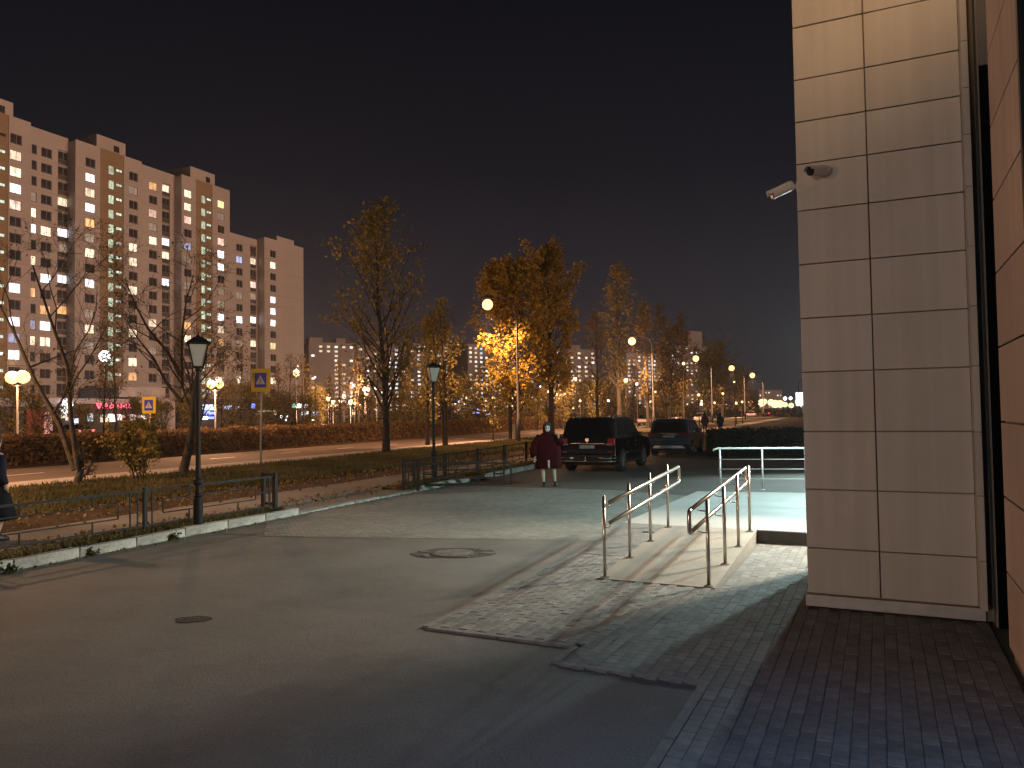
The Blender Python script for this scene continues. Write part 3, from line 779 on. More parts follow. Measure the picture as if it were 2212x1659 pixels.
# thick square end frame at the gap
b = MB(); b.beam((0, 0.03, 0.0), (0, 0.03, 0.80), 0.07, 0.07); b.beam((0, -0.30, 0.0), (0, -0.30, 0.80), 0.07, 0.07); b.beam((0, -0.30, 0.76), (0, 0.03, 0.76), 0.05, 0.05); b.beam((0, -0.30, 0.16), (0, 0.03, 0.16), 0.05, 0.05); b.beam((0, -0.13, 0.16), (0, -0.13, 0.76), 0.03, 0.03)
b.build('end_frame', M['fence'], t)
q0, q1 = P(872, 1055, zf), P(1160, 990, zf)
dq = (q1 - q0).normalized()
t = thing('iron_fence', q0, 'low black iron fence running back beside the parked cars', 'fence', math.atan2(dq.y, dq.x))
for k in range(11):
    fence_panel(t, k * 2.8, 2.8); fpost(t, k * 2.8)
b = MB(); b.beam((0, -0.42, -0.06), (0, -0.42, 0.78), 0.07, 0.07); b.beam((0, -0.40, 0.74), (0, 0.0, 0.74), 0.04, 0.04); b.beam((0, -0.40, 0.16), (0, 0.0, 0.16), 0.04, 0.04); b.beam((0, -0.14, 0.16), (0, -0.14, 0.74), 0.025, 0.025); b.beam((0, -0.28, 0.16), (0, -0.28, 0.74), 0.025, 0.025)
b.beam((0, -0.28, 0.36), (0, -0.14, 0.36), 0.025, 0.025); b.beam((0, -0.28, 0.56), (0, -0.14, 0.56), 0.025, 0.025)
b.build('end_frame', M['fence'], t)
# the gate leaf swung out over the lane
g0, g1 = P(895, 1060, 0.0), P(1104, 1052, 0.0)
dg = (g1 - g0).normalized(); gl = (g1 - g0).length
t = thing('iron_gate', g0, 'black iron gate leaf swung open across the lane beside the person in red', 'gate', math.atan2(dg.y, dg.x))
mf = M['fence']
MB().box((0, 0, 0.38), (0.075, 0.075, 0.78)).build('post', mf, t)
def gs(n, a, c, w_=0.05): return MB().beam(a, c, w_, w_).build(n, mf, t)
gs('top_rail', (0.04, 0, 0.72), (gl * 0.66, 0, 0.70), 0.07); gs('top_rail', (gl * 0.66, 0, 0.70), (gl - 0.02, 0, 0.66), 0.045)
gs('bottom_rail', (0.04, 0, 0.14), (gl * 0.66, 0, 0.12), 0.07); gs('bottom_rail', (gl * 0.66, 0, 0.12), (gl - 0.02, 0, 0.09), 0.045)
gs('end_upright', (gl, 0, 0.06), (gl, 0, 0.66), 0.05); gs('upright', (gl - 0.20, 0, 0.10), (gl - 0.20, 0, 0.67), 0.045)
gs('upright', (0.26, 0, 0.16), (0.26, 0, 0.70), 0.045)
b = MB()
for (a, c) in (((0.5, 0.54), (gl - 0.48, 0.50)), ((0.5, 0.32), (gl - 0.48, 0.28)), ((0.5, 0.31), (0.5, 0.55)), ((gl - 0.48, 0.27), (gl - 0.48, 0.51))):
    b.beam((a[0], 0, a[1]), (c[0], 0, c[1]), 0.042, 0.042)
b.build('inner_frame', mf, t)
for (a, c) in (((0.27, 0.43), (0.49, 0.43)), ((gl - 0.47, 0.38), (gl - 0.21, 0.38)), ((gl * 0.66, 0.52), (gl * 0.66, 0.68)), ((gl * 0.66, 0.14), (gl * 0.66, 0.29)), ((gl * 0.42, 0.32), (gl * 0.42, 0.52))):
    gs('spacer', (a[0], 0, a[1]), (c[0], 0, c[1]), 0.042)
MB().beam((gl - 0.30, 0, 0.82), (gl - 0.14, 0, 0.69), 0.035, 0.06).build('latch_handle', mf, t)

# park lanterns
def lantern(base, label, H=3.42):
    t = thing('park_lantern', base, label, 'lantern', AL, 'black park lanterns')
    mm = M['lantern_metal']
    MB().lathe([(0.085, 0), (0.085, 0.5), (0.075, 0.52), (0.09, 0.55), (0.06, 0.6), (0.05, 0.66), (0.045, 0.9), (0.038, H - 0.62), (0.05, H - 0.60), (0.03, H - 0.57)], (0, 0, 0), 14).build('pole', mm, t, smooth=False)
    b = MB().lathe([(0.06, 0.62), (0.09, 0.66), (0.09, 0.72), (0.06, 0.76)], (0, 0, 0.12), 12); b.build('collar', mm, t)
    h = MB().box((0, 0, H - 0.545), (0.19, 0.19, 0.03)); 
    h.box((0, 0, H - 0.125), (0.40, 0.40, 0.03))
    for sx in (-1, 1):
        for sy in (-1, 1):
            h.beam((sx * 0.083, sy * 0.083, H - 0.53), (sx * 0.165, sy * 0.165, H - 0.14), 0.018, 0.018)
    hd = h.build('lantern_frame', mm, t)
    pr = MB(); pr.box((0, 0, H - 0.055), (0.42, 0.42, 0.11), 0, 0, 0.34); pr.lathe([(0.05, 0), (0.03, 0.03), (0.012, 0.05), (0.012, 0.09)], (0, 0, H), 10)
    pr.build('roof_cap', mm, t)
    for k in range(4):
        a = k * math.pi / 2
        ca, sa = math.cos(a), math.sin(a)
        vs = []
        for hw, d, z in ((0.072, 0.080, H - 0.528), (0.152, 0.160, H - 0.142)):
            for sx in (-1, 1):
                x, y = sx * hw, d
                vs.append((x * ca - y * sa, x * sa + y * ca, z))
        for hw, d, z in ((0.072, 0.074, H - 0.528), (0.152, 0.154, H - 0.142)):
            for sx in (-1, 1):
                x, y = sx * hw, d
                vs.append((x * ca - y * sa, x * sa + y * ca, z))
        b = MB(); b.add(vs, [(0, 1, 3, 2), (4, 6, 7, 5), (0, 4, 5, 1), (2, 3, 7, 6), (0, 2, 6, 4), (1, 5, 7, 3)])
        b.build('glass_pane', M['lantern_glass'], hd, recalc=True)
    return t
lb = P(428, 1137, zf); lb2 = P(938, 1040, zf)
lantern((lb.x, lb.y, zf), 'tall unlit black park lantern in front of the left fence')
lantern((lb2.x, lb2.y, zf), 'smaller-looking unlit black park lantern behind the open iron gate')

fill_lantern = lantern(R(-15, -5.5), 'lit park lantern standing behind the camera')
inherit_light(fill_lantern, 'lantern_light', 'POINT', (0, 0, 3.6), 2300, (1.0, 0.95, 0.92), 0.25)  # added neutral fill that lifts the lower pier

# pedestrian crossing signs
def crossing_sign(base, H, size, rotz, label, lean=0.0, face_z=None):
    t = thing('crossing_sign', base, label, 'sign', rotz, 'pedestrian crossing signs')
    t.rotation_euler.y = lean
    MB().tube([(0, 0, 0), (0, 0, H)], 0.038, 10).build('pole', M['galv'], t, smooth=True)
    zc = H - size / 2 + 0.03
    p = MB().box((0, -0.055, zc), (size, 0.02, size)).build('plate', M['sign_yellow'], t, bevel=0.02)
    k = size * 0.64
    b = MB().box((0, -0.068, zc), (k, 0.006, k)).build('blue_square', M['sign_blue'], t)
    tr = MB(); y0, y1 = -0.0715, -0.0755
    zt, zb = zc + k * 0.36, zc - k * 0.27
    tr.add([(-k * 0.40, y0, zb), (k * 0.40, y0, zb), (0, y0, zt), (-k * 0.40, y1, zb), (k * 0.40, y1, zb), (0, y1, zt)], [(0, 2, 1), (3, 4, 5), (0, 1, 4, 3), (1, 2, 5, 4), (2, 0, 3, 5)])
    tr.build('white_triangle', M['sign_white'], t)
    m = MB(); y = -0.078
    def sg(a, c, w_): m.beam((a[0] * k, y, zc + a[1] * k), (c[0] * k, y, zc + c[1] * k), 0.004, w_ * k)
    m.lathe([(0.0, -0.035 * k), (0.03 * k, -0.02 * k), (0.035 * k, 0), (0.03 * k, 0.02 * k), (0, 0.035 * k)], (0.0, y, zc + 0.17 * k), 8)
    sg((0, 0.13), (-0.01, -0.06), 0.055); sg((-0.01, -0.06), (-0.10, -0.24), 0.035); sg((0.0, -0.06), (0.09, -0.24), 0.035); sg((0, 0.10), (-0.10, -0.02), 0.025); sg((0, 0.10), (0.10, 0.0), 0.025)
    m.build('walking_figure', M['sign_black'], t)
    return t
sb = P(563, 1002, 0.12)
crossing_sign((sb.x, sb.y, 0.12), 3.85, 0.94, RAD(-22), 'yellow-bordered pedestrian crossing sign on a pale pole by the near path', RAD(1.0))
sb = D(323, 990, 41.5)
crossing_sign((sb.x, sb.y, 0.1), 3.05, 0.90, RAD(-18), 'lower pedestrian crossing sign across the road, above the leafy bush', 0.0)

# ================================================================== STREET LAMPS
SOD = (1.0, 0.50, 0.25)
def street_lamp(head, label, energy, H=9.5, arm=2.1, side=None, lens=None, lit=True, scale=1.0, cone=None, group='sodium street lamps along the avenue'):
    side = NL if side is None else side
    base = Vector((head[0], head[1], 0)) - side * arm
    t = thing('street_lamp', base, label, 'street lamp', math.atan2(side.y, side.x), group)
    p = MB().tube([(0, 0, 0), (0, 0, 1.6), (0, 0, 1.62), (0, 0, H - 1.2), (0.10, 0, H - 0.55), (0.5, 0, H - 0.10), (1.1, 0, H + 0.16), (arm - 0.3, 0, H + 0.22)], [0.13, 0.13, 0.09, 0.06, 0.05, 0.045, 0.04, 0.035], 10)
    p.build('pole', M['lamp_pole'], t, smooth=True)
    h = MB().loft([(arm - 0.05, 0, H + 0.06, 0.34, 0.15), (arm - 0.05, 0, H + 0.14, 0.36, 0.16), (arm - 0.05, 0, H + 0.24, 0.30, 0.12), (arm - 0.05, 0, H + 0.29, 0.16, 0.06)], 14)
    hd = h.build('lamp_head', M['lamp_pole'], t, smooth=True)
    r = 0.30 * scale
    rr_ = 0.17 * scale  # lens enlarged to take in the glare around the lamp
    MB().loft([(arm, 0, H + 0.05 - rr_ + rr_ * math.cos(RAD(a_)), max(0.02, rr_ * math.sin(RAD(a_))), max(0.02, rr_ * math.sin(RAD(a_)))) for a_ in (12, 35, 60, 90, 120, 145, 168)], 16).build('lamp_lens', M['sodium'] if lit else M['lantern_glass'], hd, smooth=True)
    if energy and cone: inherit_light(t, 'lamp_light', 'SPOT', (arm, 0, H - 0.36 * scale - 0.1), energy, SOD, 0.2, cone, (0, 0, -1))
    elif energy: inherit_light(t, 'lamp_light', 'POINT', (arm, 0, H - 0.36 * scale - 0.1), energy, SOD, 0.2)
    return t
heads = [(P(1053, 648, 9.5), 11500, 'lit sodium street lamp nearest the golden tree', 2.1), (P(1365, 730, 9.5), 17000, 'lit sodium street lamp beside the second tall tree', 2.3),
         (P(1503, 769, 9.5), 17000, 'lit sodium street lamp third along the avenue', 2.5), (P(1580, 790, 9.5), 17000, 'lit sodium street lamp fourth along the avenue', 2.9),
         (P(1625, 806, 9.5), 17000, 'lit sodium street lamp farthest along the avenue, showing its curved arm', 3.2)]
for h, en, lb_, sc_ in heads: street_lamp(h, lb_, en, scale=sc_, cone=152)
street_lamp(L(9.0, 25.2), 'sodium street lamp just outside the left edge of the view', 11500, H=8.0, cone=160)
street_lamp(L(-19, 24.0), 'sodium street lamp on the avenue behind the camera', 5600, H=4.6)
u6 = D(1742, 818, 150)
street_lamp(u6, 'unlit curved street lamp pole beside the clad pier', 0, H=u6.z, lit=False, side=-NL, arm=1.5, group=None)

def globe_lamp(x, y, Y, n, r, m, label, energy=0, color=SOD, name='globe_lamp', spread=0.62, group='double globe lamps', cat='lamp'):
    c = D(x, y, Y)
    t = thing(name, (c.x, c.y, 0.05), label, cat, -AL, group)
    H = c.z - 0.05
    b = MB().tube([(0, 0, 0), (0, 0, 0.8), (0, 0, H - 0.35 if n > 1 else H - r * 0.9)], [0.08, 0.05, 0.04], 8)
    if n > 1: b.tube([(-spread, 0, H - r), (-spread, 0, H - 0.36), (0, 0, H - 0.42), (spread, 0, H - 0.36), (spread, 0, H - r)], 0.028, 6)
    b.build('pole', M['galv'] if r > 0.2 else M['bark_dark'], t, smooth=True)
    for k in range(n):
        dx = 0 if n == 1 else (-spread if k == 0 else spread)
        MB().lathe([(0.02, -r), (r * 0.5, -r * 0.87), (r * 0.87, -r * 0.5), (r, 0), (r * 0.87, r * 0.5), (r * 0.5, r * 0.87), (0.02, r)], (dx, 0, H), 12).build('globe', m, t, smooth=True)
    if energy: inherit_light(t, 'lamp_light', 'POINT', (0, 0, H + r + 0.3), energy, color, 0.3)
    return t
globe_lamp(38, 815, 34.8, 2, 0.29, M['sodium_globe'], 'double globe lamp glowing orange at the far left', 1500, spread=0.37)
globe_lamp(465, 830, 45.5, 2, 0.25, M['sodium_globe'], 'double globe lamp glowing orange right of the black lantern', 5000, spread=0.33)
globe_lamp(226, 770, 88, 1, 0.62, M['white_lamp'], 'bright white floodlight mast in front of the apartment block', 2500, (0.9, 0.92, 1.0), 'floodlight_mast', group=None)
globe_lamp(640, 806, 95, 1, 0.42, M['warm_globe'], 'single warm white lamp right of the crossing sign', 1200, (1, .8, .6), 'mast_lamp', group=None)
def zc(ox, oy, sc, pts): return [((ox + p[0] / sc) * 0.54861, (oy + p[1] / sc) * 0.54861) + tuple(p[2:]) for p in pts]
far = zc(700, 1350, 2.765, [(1640, 615, 'o', 5), (1690, 650, 'o', 5), (1770, 640, 'o', 4), (1808, 588, 'o', 5), (1880, 650, 'o', 5.5), (1925, 657, 'o', 4), (1720, 685, 'o', 3.5), (1660, 682, 'o', 3.5), (2035, 505, 'o', 5), (2075, 508, 'o', 4), (2165, 492, 'o', 4.5), (2050, 572, 'o', 4.5), (1915, 768, 'o', 4), (1985, 675, 'w', 2), (1125, 805, 'w', 4), (1188, 800, 'w', 2.4), (1180, 840, 'w', 2.6), (1185, 880, 'w', 3), (1910, 468, 'w', 3), (1495, 375, 'w', 2), (1555, 603, 'o', 2)])
far += zc(1800, 900, 1.844, [(390, 1202, 'o', 5), (448, 1193, 'o', 4.5), (722, 1205, 'o', 3.5), (778, 1205, 'o', 4.2), (570, 1248, 'o', 2.6), (605, 1148, 'w', 2.2), (857, 1095, 'o', 4.5), (1030, 1215, 'o', 2.6), (1225, 1105, 'o', 5), (1305, 1128, 'w', 3.2), (1225, 1220, 'o', 3), (843, 1305, 'o', 2.4), (925, 1293, 'o', 2), (1225, 1280, 'o', 2.2), (540, 1305, 'o', 1.8), (470, 1265, 'o', 2), (700, 1290, 'o', 1.8), (980, 1220, 'o', 2), (1050, 1295, 'o', 1.8)])
far += zc(2300, 1000, 2.073, [(120, 1160, 'o', 2.4), (430, 1062, 'w', 3.2), (812, 895, 'o', 4), (935, 1150, 'o', 3.6), (957, 1225, 'w', 3.4), (1065, 1215, 'o', 2.8), (840, 1227, 'o', 2), (1240, 1218, 'o', 3.6), (1225, 1045, 'o', 2.4), (1290, 1208, 'o', 2.8), (1340, 1212, 'o', 2.6), (1450, 1215, 'o', 8), (1470, 1205, 'o', 6), (1525, 1212, 'o', 7), (1560, 1224, 'o', 8.5), (1600, 1224, 'o', 8), (1640, 1230, 'o', 5.5), (1690, 1236, 'o', 5.5), (1640, 1180, 'w', 3.8), (1685, 1178, 'w', 3.4), (1745, 1208, 'o', 6), (1785, 1226, 'o', 7), (735, 1090, 'o', 1.8), (720, 1238, 'o', 1.8), (340, 1235, 'o', 2.2), (640, 1150, 'o', 1.8), (510, 1245, 'o', 1.8), (150, 1248, 'o', 1.8), (60, 1150, 'o', 1.6), (1160, 1225, 'o', 1.8)])
qf = random.Random(12)
far += [(qf.uniform(900, 1640), qf.uniform(845, 878), 'o' if qf.random() < 0.8 else 'w', qf.uniform(1.6, 3.0)) for _ in range(34)]
far.sort(key=lambda f: f[0])
cnt = {'o': 0, 'w': 0}
for (x, y, k, rp) in far:
    cnt[k] += 1
    hy = 889 - 0.0147 * (x - 1106)
    dy = max(5.0, hy - y)
    Y = 2.9 * FPX / dy
    Y = min(max(Y, 75), 330)
    if x < 1610 and rp >= 2.2: Y = min(Y, 84 + (x * 7.3) % 31)
    r = rp * (0.85 if x < 1630 else 1.0) * Y / FPX  # globe size includes the lamp's glare
    globe_lamp(x, y, Y, 1, r, M['warm_globe'] if k == 'o' else M['white_lamp'], 'small glowing %s lamp among the far trees, %s %s one from the left' % (('orange', ordinal(cnt[k]), 'orange') if k == 'o' else ('white', ordinal(cnt[k]), 'white')), 2600 if (k == 'o' and rp >= 4.2 and x < 1600 and Y < 200) else 0, name='far_lamp', group='distant orange lamps' if k == 'o' else 'distant white lamps')

# ================================================================== TREES
def leafquad(mb, p, sz, q, tint):
    a = Vector((q.gauss(0, 1), q.gauss(0, 1), q.gauss(0, 1))).normalized()
    b = a.orthogonal().normalized()
    b.rotate(Matrix.Rotation(q.uniform(0, 6.28), 3, a))
    c = a.cross(b)
    b = b * sz * 0.5; c = c * sz * 0.36
    mb.v += [tuple(p - b), tuple(p + c), tuple(p + b), tuple(p - c)]
    n = len(mb.v); mb.f.append((n - 4, n - 3, n - 2, n - 1)); mb.mi.append(0)
    mb.col.append((tint, tint, tint, 1))
def twig(wood, leaves, q, p, d, ln, r, lev, prm):
    n = 4 if lev < 2 else 3
    pts = [p.copy()]; cur = p.copy(); dd = d.normalized()
    for i in range(n):
        dd = (dd + Vector((q.gauss(0, 1), q.gauss(0, 1), q.gauss(0, 1) + prm.get('up', 0.3))) * prm.get('wob', 0.12)).normalized()
        cur = cur + dd * ln / n
        pts.append(cur.copy())
    rs = [r * (1 - 0.75 * i / n) for i in range(n + 1)]
    wood.tube(pts, rs, 6 if lev == 0 else (5 if lev == 1 else 3), cap=False)
    if lev < prm['levels']:
        k = prm['kids'][min(lev, len(prm['kids']) - 1)]
        for i in range(k):
            t = prm.get('k0', 0.25) + (0.98 - prm.get('k0', 0.25)) * (i + q.random()) / k
            f = t * n; j = min(int(f), n - 1); pp = pts[j].lerp(pts[j + 1], f - j)
            ax = (pts[j + 1] - pts[j]).normalized()
            o = ax.orthogonal(); o.rotate(Matrix.Rotation(q.uniform(0, 6.28), 3, ax))
            ang = RAD(q.uniform(*prm['ang']))
            nd = ax * math.cos(ang) + o.normalized() * math.sin(ang)
            twig(wood, leaves, q, pp, nd, ln * q.uniform(*prm['lr']) * (1.05 - 0.45 * t), max(0.005, r * (1 - 0.7 * t) * 0.55), lev + 1, prm)
    if lev >= prm['levels'] - prm.get('leaflev', 1):
        m = prm['leaves']
        m = int(m) + (1 if q.random() < m - int(m) else 0)
        base = q.random()
        for i in range(m):
            t = q.uniform(0.1, 1.05) * n; j = min(int(t), n - 1)
            pp = pts[j].lerp(pts[j + 1], t - j) + Vector((q.gauss(0, 1), q.gauss(0, 1), q.gauss(0, 1))) * prm.get('lspread', 0.12)
            leafquad(leaves, pp, prm['lsize'] * q.uniform(0.6, 1.25), q, min(1, max(0, base * 0.6 + q.random() * 0.4)))
def poplar(seed, H, rc, r0, prm, z0=0.22, n=26, stems=1, prof=None, bend=0.3):
    q = random.Random(seed); wood, leaves = MB(), MB(); leaves.col = []
    for st in range(stems):
        dx, dy = (0, 0) if stems == 1 else (q.uniform(-0.25, 0.25), q.uniform(-0.2, 0.2))
        lx, ly = q.uniform(-bend, bend) + dx * 3, q.uniform(-bend, bend) + dy * 3
        Hs = H * (1 if st == 0 else q.uniform(0.75, 0.97))
        tr = [Vector((dx + lx * (i / 9) ** 1.5 + q.gauss(0, 0.03), dy + ly * (i / 9) ** 1.5 + q.gauss(0, 0.03), Hs * i / 9)) for i in range(10)]
        rs = [r0 / (1 if stems == 1 else 1.4) * (1 - 0.93 * (i / 9)) * (1.25 if i == 0 else 1) for i in range(10)]
        wood.tube(tr, rs, 9, cap=False)
        for k in range(n):
            t = z0 + (0.98 - z0) * ((k + q.random()) / n)
            f = t * 9; j = min(int(f), 8); pp = tr[j].lerp(tr[j + 1], f - j)
            u = (t - z0) / (1 - z0)
            rad = rc * (prof(u) if prof else (0.55 + 0.9 * u if u < 0.4 else (1 - u) / 0.6 * 0.85 + 0.12)) * q.uniform(0.65, 1.2)
            ang = RAD(q.uniform(28, 46) - 10 * u)
            az = k * 2.4 + q.uniform(-0.5, 0.5)
            d = Vector((math.cos(az) * math.sin(ang), math.sin(az) * math.sin(ang), math.cos(ang)))
            twig(wood, leaves, q, pp, d, max(0.4, rad / math.sin(ang)) * 0.8, max(0.012, r0 * (1 - t) * 0.42), 1, prm)
    return wood, leaves
def broad(seed, prm, trunks):
    q = random.Random(seed); wood, leaves = MB(), MB(); leaves.col = []
    for (p, d, ln, r) in trunks: twig(wood, leaves, q, Vector(p), Vector(d), ln, r, 0, prm)
    return wood, leaves
def plant_tree(name, base, wl_, bark, leafm, label, cat='tree', rotz=0.0, group=None, lime=0.0, r0=0.2):
    wood, leaves = wl_
    t = thing(name, base, label, cat, rotz, group)
    wood.build('trunk', bark, t, smooth=True)
    if len(leaves.f): leaves.build('crown', leafm, t)
    if lime:
        MB().tube([(0, 0, 0.0), (0, 0, lime)], [r0 * 1.35, r0 * 1.1], 12, cap=False).build('whitewash', M['lime'], t, smooth=True)
    return t
def at_tree(x, y, z=0.12): c = P(x, y, z); return (c.x, c.y, 0.1)
POP = dict(levels=3, kids=[5, 6, 4], ang=(25, 50), lr=(0.35, 0.6), leaves=3, lsize=0.20, up=0.45, wob=0.13, lspread=0.16, leaflev=1)
def P_(**k): d = dict(POP); d.update(k); return d
BARE = dict(levels=4, kids=[5, 5, 5, 4], ang=(25, 62), lr=(0.45, 0.78), leaves=0.0, lsize=0.10, up=0.25, wob=0.17, k0=0.30)
def B_(**k): d = dict(BARE); d.update(k); return d
# forked bare tree at the left
plant_tree('forked_tree', at_tree(165, 1046), broad(11, B_(leaves=0.06), [((-0.05, 0, 0.45), (-0.30, 0.1, 1), 6.0, 0.095), ((0.05, 0, 0.45), (0.12, -0.1, 1), 6.2, 0.085), ((0, 0, -0.1), (0, 0, 1), 0.95, 0.15)]), M['bark'], M['leaf_rust'], 'bare tree with a V-forked trunk at the left')
# leafy young bush
bx = at_tree(305, 1038)
plant_tree('leafy_bush', bx, broad(5, dict(levels=2, kids=[7, 5], ang=(20, 48), lr=(0.28, 0.45), leaves=9, lsize=0.12, up=0.4, wob=0.13, k0=0.12, lspread=0.09, leaflev=2), [((q_, 0.1 * q_, 0), (q_ * 0.7, q_ * 0.4, 1), 1.75, 0.025) for q_ in (-0.16, -0.06, 0.05, 0.15, 0.0)]), M['bark_dark'], M['leaf_green'], 'small green leafy bush on the lawn below the lower crossing sign', 'bush')
# bare spreading tree
plant_tree('bare_tree', at_tree(393, 1022), broad(23, B_(kids=[6, 6, 5, 4], leaves=0.08), [((0, 0, -0.1), (-0.02, 0, 1), 4.0, 0.17), ((0, 0, 2.5), (-0.62, 0.1, 0.9), 4.0, 0.06), ((0.02, 0, 3.0), (0.25, -0.2, 1), 4.0, 0.06), ((0, 0, 3.4), (-0.2, 0.1, 1), 4.4, 0.065), ((0, 0, 2.6), (0.8, 0.2, 0.8), 2.6, 0.04)]), M['bark'], M['leaf_rust'], 'bare spreading tree behind the tall black lantern')
prof_c = lambda u: (0.7 + 0.7 * u if u < 0.35 else 0.95 * (1 - u) / 0.65 * 0.75 + 0.16)
plant_tree('poplar_tree', at_tree(835, 979), poplar(31, 11.6, 3.1, 0.18, P_(leaves=2.0, lsize=0.21), 0.15, 44, 1, prof_c, 0.5), M['bark'], M['leaf_green'], 'tall thin-topped poplar with olive leaves left of the second lantern')
c = D(925, 960, 47.5)
plant_tree('poplar_tree', (c.x, c.y, 0.1), poplar(37, 7.6, 1.4, 0.13, P_(leaves=5, lsize=0.2, levels=2), 0.12, 34), M['bark_dark'], M['leaf_green'], 'short dense olive tree just left of the second lantern')
c = D(968, 960, 46)
plant_tree('multi_stem_tree', (c.x, c.y, 0.1), poplar(41, 8.8, 1.5, 0.13, P_(leaves=4, lsize=0.2, levels=2), 0.25, 20, 3), M['bark'], M['leaf_green'], 'multi-stemmed green tree just right of the second lantern')
c = D(1112, 950, 53.6)
plant_tree('golden_tree', (c.x, c.y, 0.1), poplar(43, 12.0, 3.3, 0.20, P_(leaves=3.6, lsize=0.25), 0.14, 46, 2), M['bark'], M['leaf_gold'], 'golden tree lit up right beside the nearest street lamp', lime=1.1, r0=0.16)
c = D(1192, 950, 57)
plant_tree('golden_tree', (c.x, c.y, 0.1), poplar(47, 13.6, 3.1, 0.24, P_(leaves=4.6, lsize=0.27), 0.2, 48, 1), M['bark_dark'], M['leaf_gold'], 'tall golden tree rising above the person in red')
c = D(1065, 950, 53)
plant_tree('young_tree', (c.x, c.y, 0.1), poplar(59, 4.6, 1.1, 0.06, P_(leaves=4, lsize=0.2, levels=2), 0.15, 22), M['bark_dark'], M['leaf_green'], 'small young tree below the lit golden tree')
c = D(1338, 930, 86)
plant_tree('poplar_tree', (c.x, c.y, 0.1), poplar(53, 18.0, 2.9, 0.28, P_(leaves=2.0, lsize=0.25), 0.2, 44), M['bark_dark'], M['leaf_green'], 'tall narrow dark poplar above the black car')
c = D(1292, 930, 66)
plant_tree('bare_tree', (c.x, c.y, 0.1), poplar(61, 10.0, 1.9, 0.16, P_(leaves=1.1, lsize=0.22), 0.2, 26), M['bark_dark'], M['leaf_rust'], 'thin nearly bare tree above the left side of the black car')
c = D(1400, 930, 82)
plant_tree('bare_tree', (c.x, c.y, 0.1), poplar(67, 13.2, 2.3, 0.2, P_(leaves=1.3, lsize=0.25), 0.16, 30), M['bark_dark'], M['leaf_rust'], 'nearly bare tree just right of the second street lamp')
c = D(1442, 930, 86)
plant_tree('bare_tree', (c.x, c.y, 0.1), poplar(71, 13.5, 2.6, 0.24, P_(leaves=1.3, lsize=0.26), 0.14, 28, 2), M['bark_dark'], M['leaf_rust'], 'double-stemmed bare tree above the blue car')
c = D(1478, 930, 114)
plant_tree('poplar_tree', (c.x, c.y, 0.1), poplar(73, 15.6, 2.3, 0.22, P_(leaves=1.6, lsize=0.27), 0.2, 30), M['bark_dark'], M['leaf_rust'], 'slim brownish poplar left of the third street lamp')
c = D(1541, 930, 116)
plant_tree('round_tree', (c.x, c.y, 0.1), poplar(79, 9.0, 4.4, 0.2, P_(leaves=5, lsize=0.33, levels=2), 0.12, 56, 2, lambda u: 0.8 + 0.3 * u if u < 0.5 else 1.0 - 0.75 * (u - 0.5) * 2), M['bark_dark'], M['leaf_green'], 'dense rounded olive tree between the third and fourth lamps')
c = D(1560, 930, 142)
plant_tree('poplar_tree', (c.x, c.y, 0.1), poplar(83, 14.5, 2.1, 0.2, P_(leaves=3, lsize=0.33), 0.2, 28), M['bark_dark'], M['leaf_green'], 'slim pointed tree behind the dense rounded one')
c = D(1606, 930, 172)
plant_tree('round_tree', (c.x, c.y, 0.1), poplar(89, 9.0, 4.4, 0.2, P_(leaves=4, lsize=0.34, levels=2), 0.12, 40, 2, lambda u: 0.8 + 0.3 * u if u < 0.5 else 1.0 - 0.75 * (u - 0.5) * 2), M['bark_dark'], M['leaf_gold'], 'low spreading golden tree below the farthest street lamp')
